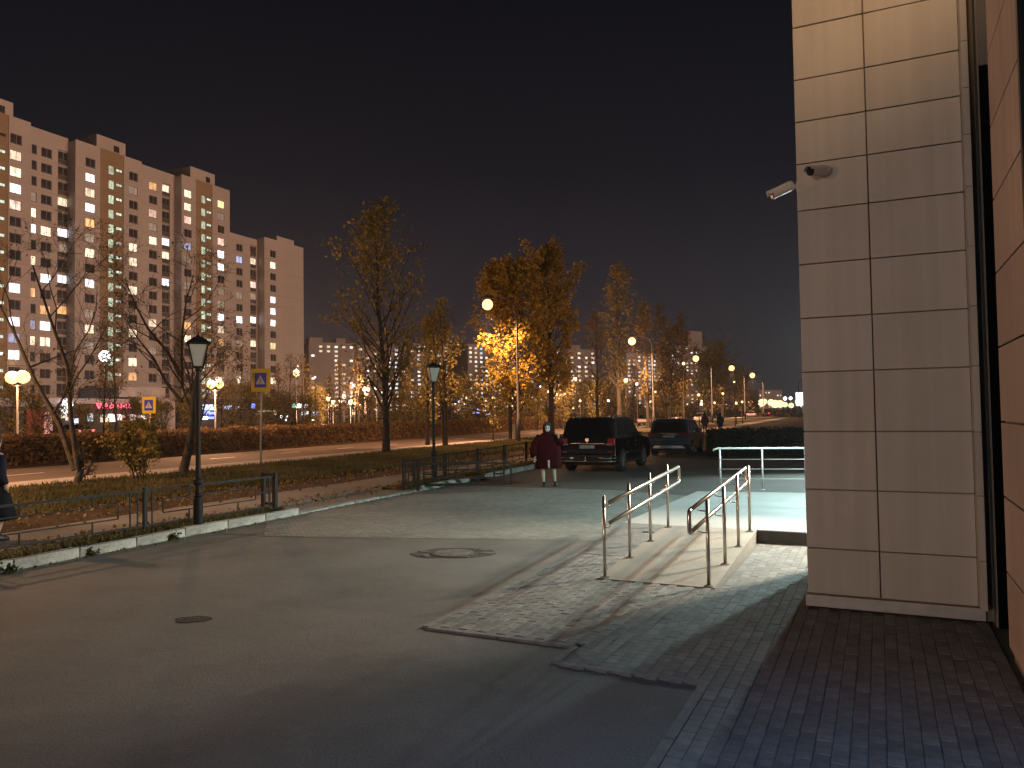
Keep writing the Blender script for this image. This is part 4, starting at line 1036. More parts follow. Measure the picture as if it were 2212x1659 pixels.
# trees beyond the hedge, in front of the shops and the blocks
protoA = poplar(101, 7.4, 2.0, 0.13, P_(leaves=1.7, lsize=0.24, levels=2, kids=[6, 7, 5]), 0.2, 26)
protoB = poplar(103, 6.2, 2.3, 0.12, P_(leaves=4, lsize=0.24, levels=2), 0.12, 32, 2)
protoC = poplar(107, 8.4, 1.9, 0.12, P_(leaves=0.5, lsize=0.2, levels=3), 0.2, 20)
bt = [plant_tree('background_tree', (0, 0, 0), pr_, M['bark_dark'], lm_, lbl_, group='dark trees beyond the hedge') for pr_, lm_, lbl_ in
      ((protoA, M['leaf_rust'], 'thin brown-leaved tree beyond the rusty hedge'), (protoB, M['leaf_green'], 'bushy olive tree beyond the rusty hedge'), (protoC, M['leaf_rust'], 'nearly bare dark tree beyond the rusty hedge'))]
kids = {o.name: children(o) for o in bt}
spots_t = [(250, 58, 2, 0.95), (20, 44, 1, 0.62), (85, 52, 1, 0.6), (155, 62, 0, 0.9), (225, 66, 0, 0.95), (325, 70, 1, 0.5), (432, 64, 0, 0.8), (480, 70, 0, 1.0), (520, 72, 2, 1.0), (545, 66, 1, 0.75), (600, 78, 0, 0.95), (625, 70, 2, 0.85), (655, 84, 0, 1.0), (690, 90, 1, 0.8), (735, 82, 0, 1.0), (775, 92, 2, 1.0), (880, 86, 0, 0.95), (1010, 92, 1, 0.9), (1040, 100, 0, 1.0), (1130, 110, 1, 0.95), (1235, 108, 0, 1.15), (1255, 96, 1, 0.85), (1310, 118, 1, 1.0), (1370, 124, 0, 1.2), (1425, 120, 1, 1.0), (1465, 130, 1, 1.15), (1510, 140, 0, 1.1), (118, 58, 1, 0.45), (185, 54, 1, 0.42), (285, 60, 1, 0.5), (352, 62, 1, 0.46), (405, 56, 1, 0.55), (500, 60, 1, 0.62), (575, 62, 1, 0.58), (612, 66, 1, 0.62), (668, 70, 1, 0.6), (712, 74, 0, 0.75), (795, 74, 1, 0.62), (855, 72, 1, 0.6), (905, 78, 1, 0.6), (1085, 84, 1, 0.7), (1160, 82, 1, 0.66), (1215, 84, 1, 0.75), (1285, 88, 1, 0.7), (1345, 92, 1, 0.72), (1405, 98, 1, 0.7), (1450, 104, 1, 0.8)]
seen = set()
spots_t.sort(key=lambda f: f[0])
for i_t, (x, Y, k, sc_) in enumerate(spots_t):
    if k in seen: o = copy_tree(bt[k], None, kids)
    else: o = bt[k]; seen.add(k)
    c = D(x, 890, Y); o.location = (c.x, c.y, 0.05); o.scale = (sc_, sc_, sc_ * rnd.uniform(0.92, 1.08)); o.rotation_euler.z = rnd.uniform(0, 6.28)
    o['label'] = '%s beyond the rusty hedge, %s from the left of that row' % (('thin brown-leaved tree', 'bushy olive tree', 'nearly bare dark tree')[k], ordinal(i_t + 1))

# far wooded belt that reads as one mass
tl = MB(); tl.col = []
q = random.Random(5)
for i in range(8000):
    x = q.uniform(640, 1720); Y = q.uniform(170, 260)
    c = D(x, 890, Y)
    hh = 5.0 + 2.5 * math.sin(x * 0.021) + 1.6 * math.sin(x * 0.083 + 1)
    if x > 1640: hh *= 0.35
    leafquad(tl, Vector((c.x, c.y, max(0.2, q.random() ** 0.7 * hh))), q.uniform(0.5, 1.1), q, q.random())
o = tl.build('far_treeline', M['leaf_rust']); tag(o, 'dark belt of far trees below the distant blocks', 'trees', kind='stuff')

# ================================================================== HEDGES, GRASS, LEAVES
def hedge(name, pts_fn, label, n, H, leafm, lsz=0.13):
    t = thing(name, pts_fn(0, 0, 0), label, 'hedge')
    base = t.location.copy()
    core = MB(); q = random.Random(n)
    N = 60
    for i in range(N):
        a, b = i / N, (i + 1) / N
        p0, p1, p2, p3 = [pts_fn(u, v, 0) - base for u, v in ((a, 0.12), (b, 0.12), (b, 0.88), (a, 0.88))]
        core.poly([p0, p1, p2, p3], 0.0, H * 0.86 + 0.05 * math.sin(i * 1.7))
    core.build('woody_core', M['hedge_core'], t, recalc=True)
    lv = MB(); lv.col = []
    for i in range(n):
        u = q.random()
        bulge = 0.10 * math.sin(u * 170) + 0.07 * math.sin(u * 411 + 1)
        k = q.random()
        if k < 0.62: v, z = q.gauss(-0.0, 0.05) + bulge * 0.3, q.random() * H
        elif k < 0.9: v, z = q.random(), H + q.gauss(0, 0.05) + bulge * 0.6
        else: v, z = 1.0 + q.gauss(0, 0.05), q.random() * H
        clump = 0.5 + 0.5 * math.sin(u * 700 + z * 6) * math.sin(u * 233 + v * 5)
        p = pts_fn(u, v, 0) - base; p.z = z
        leafquad(lv, p, lsz * q.uniform(0.7, 1.5), q, min(1, max(0, clump * 0.6 + q.random() * 0.4)))
    lv.build('foliage', leafm, t)
    return t
hedge('clipped_hedge', lambda u, v, z: L(14 + u * 92 if u >= 0 else 14, 32.9 + v * 1.3, 0.08), 'long rusty clipped hedge on the far side of the road', 42000, 1.22, M['leaf_hedge'], 0.16)
h0, h1 = P(1535, 987, 0.0), P(1790, 984, 0.0)
def hr(u, v, z): 
    p = h0.lerp(h1, u); nn = Vector((-(h1 - h0).y, (h1 - h0).x, 0)).normalized()
    return p + nn * v * 1.0 + Vector((0, 0, 0.02))
hedge('clipped_hedge', hr, 'low dark clipped hedge behind the platform railing', 9000, 1.05, M['leaf_dark'], 0.11)
gb = MB(); gb.col = []
q = random.Random(77)
def blade(s, w, z0, h):
    p = L(s, w, z0); a = q.uniform(0, 6.28); wd = 0.018 + 0.012 * q.random()
    dx, dy = math.cos(a) * wd, math.sin(a) * wd
    lx, ly = q.gauss(0, 0.35) * h, q.gauss(0, 0.35) * h
    gb.v += [(p.x - dx, p.y - dy, z0), (p.x + dx, p.y + dy, z0), (p.x + lx, p.y + ly, z0 + h)]
    n = len(gb.v); gb.f.append((n - 3, n - 2, n - 1)); gb.mi.append(0)
    t_ = min(1, max(0, 0.45 + 0.35 * math.sin(s * 0.9 + w * 1.3) * math.sin(w * 2.1 - s * 0.4) + q.uniform(-0.3, 0.3))); gb.col.append((t_, t_, t_, 1))
for i in range(70000):
    s = 3 + 62 * q.random() ** 1.5; w = q.uniform(15.5, 22.15)
    if math.sin(s * 1.7) + math.sin(w * 2.3 + s) > 1.5: continue
    blade(s, w, 0.115, q.uniform(0.05, 0.16))
for i in range(14000):
    s = q.uniform(2.0, 12.8) if q.random() < 0.6 else q.uniform(17.7, 36); w = 10.9 + 0.75 * q.random() ** 1.3
    blade(s, w, 0.11, q.uniform(0.03, 0.10) * (1.4 if w < 11.2 else 0.8))
o = gb.build('grass', M['grass']); tag(o, 'short autumn grass on the lawn and along the kerb', 'grass', kind='stuff')
fl = MB(); fl.col = []
for i in range(9000):
    s = 2 + 70 * q.random() ** 1.4; w = q.choice((q.uniform(13.2, 16.4), q.uniform(13.5, 22.0), q.uniform(10.9, 12.2), q.gauss(15.5, 0.25)))
    p = L(s, w, 0.128 + 0.02 * q.random()); leafquad(fl, p, q.uniform(0.05, 0.12), q, q.random())
for i in range(350):
    s = q.uniform(3, 24); p = L(s, 10.70 - abs(q.gauss(0, 0.12)), 0.012); leafquad(fl, p, q.uniform(0.03, 0.07), q, q.random())
o = fl.build('fallen_leaves', M['fallen']); tag(o, 'fallen leaves scattered over soil, lawn and kerb', 'leaves', kind='stuff')
# weeds growing from the kerb joints
for i, (x, y) in enumerate(((20, 1238), (195, 1200), (372, 1166))):
    c = P(x, y, 0.0); b = MB(); b.col = []
    for k in range(60): leafquad(b, Vector((q.gauss(0, 0.06), q.gauss(0, 0.04), abs(q.gauss(0.05, 0.04)))), 0.06, q, q.random() * 0.5)
    b.tube([(0, 0, 0), (0, 0, 0.03), (0, 0, 0.1)], [0.09, 0.07, 0.01], 6); b.col += [(0.2, 0.2, 0.2, 1)] * 14
    o = b.build('weed_tuft', M['grass'], loc=(c.x, c.y, 0.0))
    tag(o, ('tuft of weeds at the kerb foot, nearest the left edge', 'tuft of weeds at the kerb foot, middle of three', 'tuft of weeds at the kerb foot, nearest the lantern')[i], 'weeds', 'weed tufts along the kerb')

# ================================================================== THE APARTMENT BLOCK
W0, W1 = 128.7, 130.7
FH = 2.82
apt = thing('apartment_block', L(100, W0), 'tall beige panel apartment block with lit windows filling the left', 'building', math.atan2(UL.y, UL.x))
# local x runs along the street, local y towards the city side (away from the camera), z up
def ax(s): return s - 100.0
def ay(w): return w - W0
fr_me = {}
def win_frame(w_, h_):
    k = (w_, h_)
    if k not in fr_me:
        b = MB(); f = 0.06
        b.box2((-w_ / 2, -0.04, -h_ / 2), (-w_ / 2 + f, 0.06, h_ / 2)); b.box2((w_ / 2 - f, -0.04, -h_ / 2), (w_ / 2, 0.06, h_ / 2))
        b.box2((-w_ / 2 + f, -0.04, -h_ / 2), (w_ / 2 - f, 0.06, -h_ / 2 + f)); b.box2((-w_ / 2 + f, -0.04, h_ / 2 - f), (w_ / 2 - f, 0.06, h_ / 2))
        if w_ > 1.3: b.box2((0.08, -0.03, -h_ / 2 + f), (0.15, 0.05, h_ / 2 - f))
        b.box2((-w_ / 2 - 0.06, -0.32, -h_ / 2 - 0.06), (w_ / 2 + 0.06, -0.04, -h_ / 2 - 0.002))
        fr_me[k] = b.mesh('window', M['frame'])
    return fr_me[k]
pn_me = {}
def pane(w_, h_, st):
    k = (w_, h_, st)
    if k not in pn_me:
        pn_me[k] = MB().box2((-w_ / 2 + 0.06, 0.0, -h_ / 2 + 0.06), (w_ / 2 - 0.06, 0.03, h_ / 2 - 0.06)).mesh('pane', M['pane_dark'] if st == '.' else M['pane_' + st])
    return pn_me[k]
def add_window(par, x, y, z, w_, h_, st):
    o = link('window', win_frame(w_, h_), par, (x, y, z)); link('pane', pane(w_, h_, st), o, (0, 0, 0)); return o
def section(s0, s1, w, ztop, rows, zr, cols, m_wall, thick=0.28, back=14.0):
    # cols: (s centre, width, height, dz, states, kind); kind 'n' plain window, 'l' loggia stack, 'b' brown stair
    y = ay(w); x0, x1 = ax(s0), ax(s1)
    body = MB().box2((x0, y + thick, 0), (x1, y + back, ztop - 0.25)); body.build('wall_body', M['facade'], apt)
    cols = sorted(cols, key=lambda c: c[0])
    mb = MB(); hz = FH / 2 - 0.012
    xa = x0
    for (sc, w_, h_, dz, st, kd) in cols:
        xl, xr = ax(sc) - w_ / 2, ax(sc) + w_ / 2
        if xl > xa: mb.box2((xa, y, -hz), (xl, y + thick, hz))
        if kd == 'l':
            mb.box2((xl, y, -hz), (xr, y + thick, -hz + 0.14))
        else:
            mb.box2((xl, y, -hz), (xr, y + thick, dz - h_ / 2)); mb.box2((xl, y, dz + h_ / 2), (xr, y + thick, hz))
        xa = xr
    if x1 > xa: mb.box2((xa, y, -hz), (x1, y + thick, hz))
    me = mb.mesh('wall_panel', m_wall)
    for k in range(rows):
        z = zr - k * FH
        link('wall_panel', me, apt, (0, 0, z))
        for (sc, w_, h_, dz, st, kd) in cols:
            ch = st[k] if k < len(st) else '.'
            if kd == 'l':
                LG = link('loggia_panel', loggia_mesh(w_), apt, (ax(sc), y + 0.12, z - 0.72))
                add_window(apt, ax(sc), y + 0.16, z + 0.38, w_ - 0.1, 1.55, ch)
            else:
                add_window(apt, ax(sc), y + 0.16, z + dz, w_, h_, ch)
    zt = zr + FH / 2
    MB().box2((x0, y, zt), (x1, y + thick, ztop)).build('parapet', m_wall, apt)
    zb = zr - (rows - 0.5) * FH
    if zb > 0.3: MB().box2((x0, y, 0), (x1, y + thick, zb - 0.03)).build('base_wall', m_wall, apt)
lg_me = {}
def loggia_mesh(w_):
    if w_ not in lg_me: lg_me[w_] = MB().box2((-w_ / 2 + 0.03, 0, -0.52), (w_ / 2 - 0.03, 0.05, 0.30)).mesh('loggia_panel', M['loggia'])
    return lg_me[w_]
Z17, Z14 = 49.5, 41.4
sp = lambda x: s_on(x, W0)
sr = lambda x: s_on(x, W1)
GG = 'gggggggggggggggggg'
A0, A1_ = sp(-55), sp(62); C0, C1 = sp(160), sp(305); E0, E1 = sp(392), sp(497); F1 = sp(571); G0, G1 = sp(572), sp(657)
ww, wh = 1.98, 1.66
section(A0, sp(-38), W0, 53.2, 17, Z17, [], M['facade'])
section(sp(-38), sp(14), W0 + 0.12, 53.2, 17, Z17, [(sp(-16), 1.2, 1.7, -0.15, '.' + GG, 'n'), (sp(0), 1.3, 0.6, 0.1, '.GGGGGGGGGGGGGGGG', 'n')], M['facade_brown'])
section(sp(14), A1_, W0, 53.2, 17, Z17, [(sp(30), ww, wh, 0, '.wwWp....W.WbW...', 'n')], M['facade'])
section(A1_, C0, W1, 53.4, 17, Z17, [(sr(70), 0.95, wh, 0, '...dwW.w.o.bw....', 'n'), (sr(97), ww, wh, 0, '.....w..W.oWw....', 'n'), (sr(133), 2.0, wh, 0, '...w.Wd.W.o......', 'l')], M['facade'])
section(C0, sp(214), W0, 53.0, 17, Z17, [(sp(193), ww, wh, 0, '.WwWodw.W.dwd....', 'n')], M['facade'])
section(sp(214), sp(266), W0 + 0.12, 53.0, 17, Z17, [(sp(240), 1.25, 1.75, -0.1, GG, 'n'), (sp(257), 1.35, 0.6, 0.25, 'GGGGGGGGGGGGGGGGG', 'n')], M['facade_brown'])
section(sp(266), C1, W0, 53.0, 17, Z17, [(sp(287), ww, wh, 0, '.d...ww.w..w.wo..', 'n')], M['facade'])
section(C1, E0, W1, 53.3, 17, Z17, [(sr(330), ww, wh, 0, 'o.pdw.....w.d....', 'n'), (sr(358), 2.0, wh, 0, 'w...Ww.W.........', 'l')], M['facade'])
section(E0, sp(423), W0, 53.3, 17, Z17, [(sp(406), ww, wh, 0, 'wwp.bd.d..ow.....', 'n')], M['facade'])
section(sp(423), sp(459), W0 + 0.12, 53.3, 17, Z17, [(sp(441), 1.25, 1.75, -0.1, GG, 'n'), (sp(453), 1.35, 0.6, 0.25, 'GGGGGGGGGGGGGGGGG', 'n')], M['facade_brown'])
section(sp(459), E1, W0, 53.3, 17, Z17, [(sp(478), ww, wh, 0, 'yd.pWW.ddWwo..w..', 'n')], M['facade'])
section(E1 + 0.02, F1, W1, 44.4, 14, Z14, [(sr(518), ww, wh, 0, '.b..d.W.d..w..', 'n'), (sr(548), 2.0, wh, 0, '.w.pd.W.w.....', 'l')], M['facade'])
section(G0 + 0.02, G1, W0, 45.0, 14, Z14, [(sp(591), ww, wh, 0, '.w..WWW.y..w..', 'n')], M['facade'])
for (s0, s1, zt, zb) in ((A0, sp(27), 55.7, 52.9), (sp(210), sp(273), 55.6, 52.7), (sp(415), sp(468), 55.9, 53.0), (sp(603), sp(640), 46.3, 44.7)):
    m_ = MB().box2((ax(s0), ay(W0) + 0.5, zb), (ax(s1), ay(W0) + 7, zt)).build('lift_housing', M['facade'], apt)
    MB().box2((ax(s1) - 2.6, ay(W0) + 0.46, zt - 2.3), (ax(s1) - 1.4, ay(W0) + 0.52, zt - 1.1)).build('vent_window', M['pane_dark'], m_)

# far apartment blocks
def far_block(x0, x1, ytop, Y, seed, label, lit=0.42, stripe=None, boxes=(), colour='facade_far'):
    a, c = D(x0, 890, Y), D(x1, 890, Y * 1.03)
    a.z = c.z = 0
    d = (c - a); ln = d.length
    zt = D((x0 + x1) / 2, ytop, Y).z
    t = thing('far_apartment_block', a, label, 'building', math.atan2(d.y, d.x))
    q = random.Random(seed)
    MB().box2((0, 0, 0), (ln, 16, zt)).build('wall_body', M[colour], t)
    for (u0, u1, hh) in boxes: MB().box2((ln * u0, 1, zt), (ln * u1, 9, zt + hh)).build('lift_housing', M[colour], t)
    rows = max(3, int(zt / FH) - 1); ncol = max(3, int(ln / 4.4))
    mes = {k: MB().box2((-0.95, -0.12, -0.62), (0.95, 0.0, 0.62)).mesh('window', M['far_' + k]) for k in 'Wwb'}
    dk = MB().box2((-0.9, -0.06, -0.75), (0.9, 0.0, 0.75)).mesh('window', M['pane_dark'])
    for j in range(ncol):
        dens = 1.4 * lit * q.choice((0.4, 0.8, 1.0, 1.4))
        st = stripe and any(abs((j + 0.5) / ncol - s_) < 0.5 / ncol for s_ in stripe)
        for k in range(rows):
            x, z = (j + 0.5) * ln / ncol, zt - 2.6 - k * FH
            if st: link('window', mes['b' if q.random() < 0.5 else 'W'], t, (x, -0.001, z))
            elif q.random() < dens: link('window', mes[q.choice('WWwww')], t, (x, -0.001, z))
            elif Y < 430 and q.random() < 0.5: link('window', dk, t, (x, -0.001, z))
    return t
far_block(668, 768, 738, 470, 1, 'far apartment block seen just left of the tall olive poplar', 0.40, None, ((0.02, 0.3, 3), (0.6, 0.8, 3)))
far_block(772, 880, 745, 500, 2, 'far apartment block half hidden behind the tall olive poplar', 0.34, (0.85,), ((0.4, 0.6, 3),))
far_block(884, 985, 740, 520, 3, 'far apartment block behind the second lantern', 0.36, (0.2,), ((0.3, 0.5, 3),))
far_block(1012, 1058, 742, 480, 4, 'far apartment block with a bright white window stripe, left of the golden tree', 0.5, (0.68,), ())
far_block(1060, 1170, 752, 520, 5, 'far apartment block behind the lit golden tree', 0.30, None, ())
far_block(1184, 1290, 752, 470, 6, 'far apartment block right of the tall golden tree', 0.40, (0.08,), ((0.5, 0.7, 2.5),))
far_block(1355, 1432, 762, 560, 7, 'far apartment block with a blue window stripe behind the bare trees', 0.38, (0.65,), ())
far_block(1452, 1530, 745, 600, 8, 'dim far tower rising above the bare trees', 0.25, None, ((0.5, 0.9, 12),))
far_block(1640, 1690, 842, 760, 9, 'small far block on the horizon right of the avenue lamps', 0.3, None, ())

# ================================================================== SHOPS
WS = 95.0
ss_ = lambda x: s_on(x, WS)
def lz(x, y, w=WS):
    s = s_on(x, w); return D(x, y, L(s, w).y).z
def zq(x, y): return ((0 + x / 2.765) * 0.54861, (1350 + y / 2.765) * 0.54861)
shop = thing('shop_row', L(70, WS), 'low row of shops with a red lit sign at the foot of the apartment block', 'shop', math.atan2(UL.y, UL.x))
sx = lambda x: ss_(x) - 70.0
b = MB().box2((sx(-60), 0.3, 0), (sx(362), 16, lz(200, 862))); b.build('wall', M['shop_dark'], shop)
MB().box2((sx(-60), -0.15, lz(200, 878)), (sx(120), 0.298, lz(200, 860))).build('fascia', M['shop_wall'], shop)
MB().box2((sx(120.2), -0.10, lz(200, 872)), (sx(330), 0.298, lz(200, 861))).build('fascia', M['shop_wall'], shop)
MB().box2((sx(332), -0.25, 0), (sx(376), 0.295, lz(350, 863))).build('pale_wall', M['shop_wall'], shop)
MB().box2((sx(262), 0.5, lz(300, 858)), (sx(362), 9, lz(300, 836))).build('upper_storey', M['shop_wall'], shop)
MB().box2((sx(55), -0.2, 0.1), (sx(93), 0.296, lz(75, 885))).build('red_panel', M['shop_red'], shop)
MB().box2((sx(94), -0.2, 0.1), (sx(112), 0.296, lz(100, 890))).build('pink_lit_panel', M['shop_pink'], shop)
def shop_pane(x0, x1, y0, y1, m, name='shop_window', depth=0.12):
    za, zb = lz((x0 + x1) / 2, y1), lz((x0 + x1) / 2, y0)
    MB().box2((sx(x0), -depth, max(0.2, za)), (sx(x1), 0.29, zb)).build(name, m, shop)
for (x0, x1, y0, y1, m) in ((130, 143, 893, 903, 'far_w'), (145, 153, 898, 908, 'far_W'), (157, 168, 904, 914, 'sign_sky_lit'), (192, 200, 893, 910, 'far_b'), (220, 233, 896, 912, 'far_w'), (235, 248, 894, 911, 'far_W'), (256, 262, 895, 908, 'far_W'), (285, 292, 895, 909, 'far_W'), (308, 315, 896, 906, 'far_W')):
    shop_pane(x0, x1, y0, y1, M[m])
for (x0, x1) in ((249, 255.5), (263, 270), (279, 284.5), (293, 303), (316, 330)):
    shop_pane(x0, x1, 896, 903, M['shop_pink'], 'red_lit_panel', 0.11)
c_ = zq(700, 690)
rr = 1.75; zc_ = lz(c_[0], c_[1])
MB().tube([(sx(c_[0]), -0.45, zc_), (sx(c_[0]), -0.2, zc_)], [rr * 0.55, rr * 0.55], 20).build('round_sign', M['sign_white_lit'], shop)
# six red glyph shapes, too blurred in the photograph to read
for i, (gx, wid) in enumerate(((1062, 56), (1130, 56), (1203, 54), (1285, 46), (1345, 50), (1418, 66))):
    x, y = zq(gx, 690); w_ = wid / 2.765 * 0.54861 / FPX * 118
    zc_ = lz(x, y); h_ = 0.62
    b = MB(); X = sx(x); hw = w_ * 0.5
    def st(a, c, t_=0.16): b.beam((X + a[0] * hw, -0.30, zc_ + a[1] * h_ * 0.5), (X + c[0] * hw, -0.30, zc_ + c[1] * h_ * 0.5), 0.1, t_)
    if i == 0: st((-1, 1), (1, 1)); st((-0.8, 0.8), (0, -0.9)); st((0.8, 0.8), (0, -0.9))
    elif i == 1: st((-0.9, 0.9), (0.8, 0.9)); st((-0.8, 0.8), (-0.8, -0.9)); st((-0.9, -0.9), (0.9, -0.9)); st((-0.8, 0), (0.6, 0)); st((0.7, 0.8), (0.7, 0))
    elif i == 2: st((-0.8, 0.9), (-0.8, -0.9)); st((-0.7, 0.8), (0.6, 0.4)); st((0.6, 0.4), (-0.7, 0)); st((-0.7, -0.9), (0.8, -0.2))
    elif i == 3: st((-0.8, -0.9), (-0.8, 0.9)); st((0.8, -0.9), (0.8, 0.9)); st((-0.8, -0.9), (0.8, 0.9))
    elif i == 4: st((-0.9, 0), (0.9, 0.9)); st((-0.9, 0), (0.8, -0.9)); st((-0.8, 0), (0.8, 0))
    else: st((-0.9, 0.8), (0.9, 0.8)); st((-0.9, -0.8), (0.9, -0.8)); st((-0.9, -0.8), (-0.9, 0.8)); st((0.9, -0.8), (0.9, 0.8)); st((-0.8, 0), (0.8, 0))
    b.build('sign_letter', M['sign_red_lit'], shop)
# second shop with blue signs, right of the lantern
s2 = thing('blue_sign_shop', L(97, WS), 'shop with blue lit signs right of the tall black lantern', 'shop', math.atan2(UL.y, UL.x))
s2x = lambda x: ss_(x) - 97.0
def pane2(par, fx, x0, x1, y0, y1, m, name='lit_sign', d=0.25, w=WS):
    za, zb = lz((x0 + x1) / 2, y1, w), lz((x0 + x1) / 2, y0, w)
    MB().box2((fx(x0), -d, max(0.1, za)), (fx(x1), -0.01, zb)).build(name, m, par)
MB().box2((s2x(420), 0, 0), (s2x(580), 12, lz(480, 862))).build('wall', M['shop_dark'], s2)
for (x0, x1, y0, y1, m) in ((437, 462, 874, 886, 'sign_sky_lit'), (478, 500, 876, 884, 'sign_sky_lit'), (440, 452, 888, 896, 'sign_blue_lit'), (454, 461, 890, 895, 'sign_blue_lit'), (437, 446, 899, 906, 'sign_white_lit'), (448, 460, 900, 905, 'sign_blue_lit'), (543, 549, 872, 882, 'sign_blue_lit'), (509, 516, 878, 883, 'sign_sky_lit')):
    pane2(s2, s2x, x0, x1, y0, y1, M[m])
for (x0, x1, y0, y1) in ((556, 575, 886, 890), (578, 602, 886, 889), (592, 598, 890, 896), (552, 560, 893, 896)):
    pane2(s2, s2x, x0, x1, y0, y1, M['far_w'], 'lit_trim')
# dark kiosk with a white and green sign
WK = 100.0
k0 = s_on(645, WK)
kio = thing('kiosk', L(k0, WK), 'dark kiosk with a white and green lit sign left of the poplar', 'kiosk', math.atan2(UL.y, UL.x))
kx = lambda x: s_on(x, WK) - k0
MB().box2((kx(640), 0, 0), (kx(702), 8, lz(670, 866, WK))).build('wall', M['shop_dark'], kio)
MB().box2((kx(638), -0.5, lz(670, 867, WK)), (kx(704), 8.3, lz(670, 863, WK))).build('roof', M['shop_dark'], kio)
for (x0, x1, y0, y1, m) in ((641, 663, 872, 881, 'sign_white_lit'), (629, 638, 872, 880, 'sign_green_lit'), (652, 664, 889, 897, 'sign_white_lit'), (675, 688, 889, 897, 'sign_sky_lit')):
    pane2(kio, kx, x0, x1, y0, y1, M[m], 'lit_sign', 0.25, WK)
# bright pavilion far behind the trees
c0 = D(1018, 890, 230)
pav = thing('lit_pavilion', (c0.x, c0.y, 0), 'far pavilion glowing blue and white left of the golden tree', 'building', 0)
MB().box2((-6, 0, 0), (6, 8, 6.5)).build('wall', M['shop_dark'], pav)
q = random.Random(8)
for i in range(26):
    x, z = q.uniform(-5.4, 5.2), q.uniform(1.2, 6.2)
    w_, h_ = q.uniform(0.5, 1.4), q.uniform(0.25, 0.6)
    MB().box2((x - w_ / 2, -0.2 - 0.01 * i, z - h_ / 2), (x + w_ / 2, -0.05, z + h_ / 2)).build('lit_panel', M[q.choice(('sign_sky_lit', 'sign_white_lit', 'far_w', 'sign_sky_lit', 'sign_blue_lit'))], pav)
c0 = D(1733, 862, 300)
bb = thing('billboard', (c0.x, c0.y, 0), 'bright white billboard on a post right beside the pier edge', 'billboard', RAD(-20))
MB().tube([(0, 0, 0), (0, 0, c0.z - 1.8)], 0.25, 8).build('post', M['galv'], bb)
MB().box((0, 0, c0.z), (4.6, 0.4, 5.2)).build('panel', M['sign_white_lit'], bb)

# ================================================================== CARS
M['car_black'] = mat('black_car_paint', (0.006, 0.006, 0.007), 0.09, 0.0, coat=1.0, spec=0.6)
M['car_blue'] = mat('dark_blue_car_paint', (0.035, 0.065, 0.10), 0.2, 0.3, coat=1.0, spec=0.6)
M['car_glass'] = mat('tinted_car_glass', (0.004, 0.004, 0.005), 0.05, 0, spec=0.7)
M['chrome'] = mat('chrome_trim', (0.50, 0.49, 0.48), 0.2, 1.0)
M['silver'] = mat('silver_paint', (0.42, 0.42, 0.43), 0.32, 0.4)
M['tyre'] = mat('tyre_rubber', (0.012, 0.012, 0.012), 0.85)
M['rim'] = mat('alloy_rim', (0.55, 0.54, 0.52), 0.28, 0.9)
M['tail_red'] = mat('red_tail_lens', (0.20, 0.007, 0.010), 0.12, 0, coat=1.0)
M['tail_clear'] = mat('clear_tail_lens', (0.20, 0.10, 0.10), 0.15, 0, coat=1.0)
M['plate'] = mat('number_plate', (0.26, 0.26, 0.24), 0.6)
M['plate_ink'] = mat('number_plate_ink', (0.04, 0.04, 0.045), 0.6)
M['trim_black'] = mat('black_trim', (0.012, 0.012, 0.012), 0.6)
def prism_y(mb, prof, y0, y1, inset=0.0, m=0):
    # side profile (x, z) extruded across the car
    n = len(prof)
    vs = [(x, y0, z) for x, z in prof] + [(x, y1, z) for x, z in prof]
    mb.add(vs, [tuple(range(n)), tuple(range(2 * n - 1, n - 1, -1))] + [(i, n + i, n + (i + 1) % n, (i + 1) % n) for i in range(n)], m)
def arch(cx, r, zb, n=9, rev=False):
    pts = [(cx + r * math.cos(math.pi * i / (n - 1)), zb + (r * math.sin(math.pi * i / (n - 1)))) for i in range(n)]
    return pts[::-1] if not rev else pts
def wheel(t, x, y, r, side, rim=True):
    p = thing_part = link('wheel', None, t, (x, y, r)); p.empty_display_size = 0.1
    w_ = 0.25
    MB().tube([(0, -w_ / 2, 0), (0, -w_ / 2 + 0.03, 0), (0, w_ / 2 - 0.03, 0), (0, w_ / 2, 0)], [r * 0.93, r, r, r * 0.93], 24).build('tyre', M['tyre'], p)
    b = MB(); yo = side * (w_ / 2 + 0.004)
    b.tube([(0, yo - side * 0.06, 0), (0, yo, 0)], [r * 0.62, r * 0.66], 24)
    for k in range(6):
        a = k * math.pi / 3
        b.beam((r * 0.1 * math.cos(a), yo + side * 0.012, r * 0.1 * math.sin(a)), (r * 0.62 * math.cos(a), yo + side * 0.012, r * 0.62 * math.sin(a)), 0.02, r * 0.20)
    b.build('rim', M['rim'], p)
def rear_corner(prof_top, prof_bot): pass
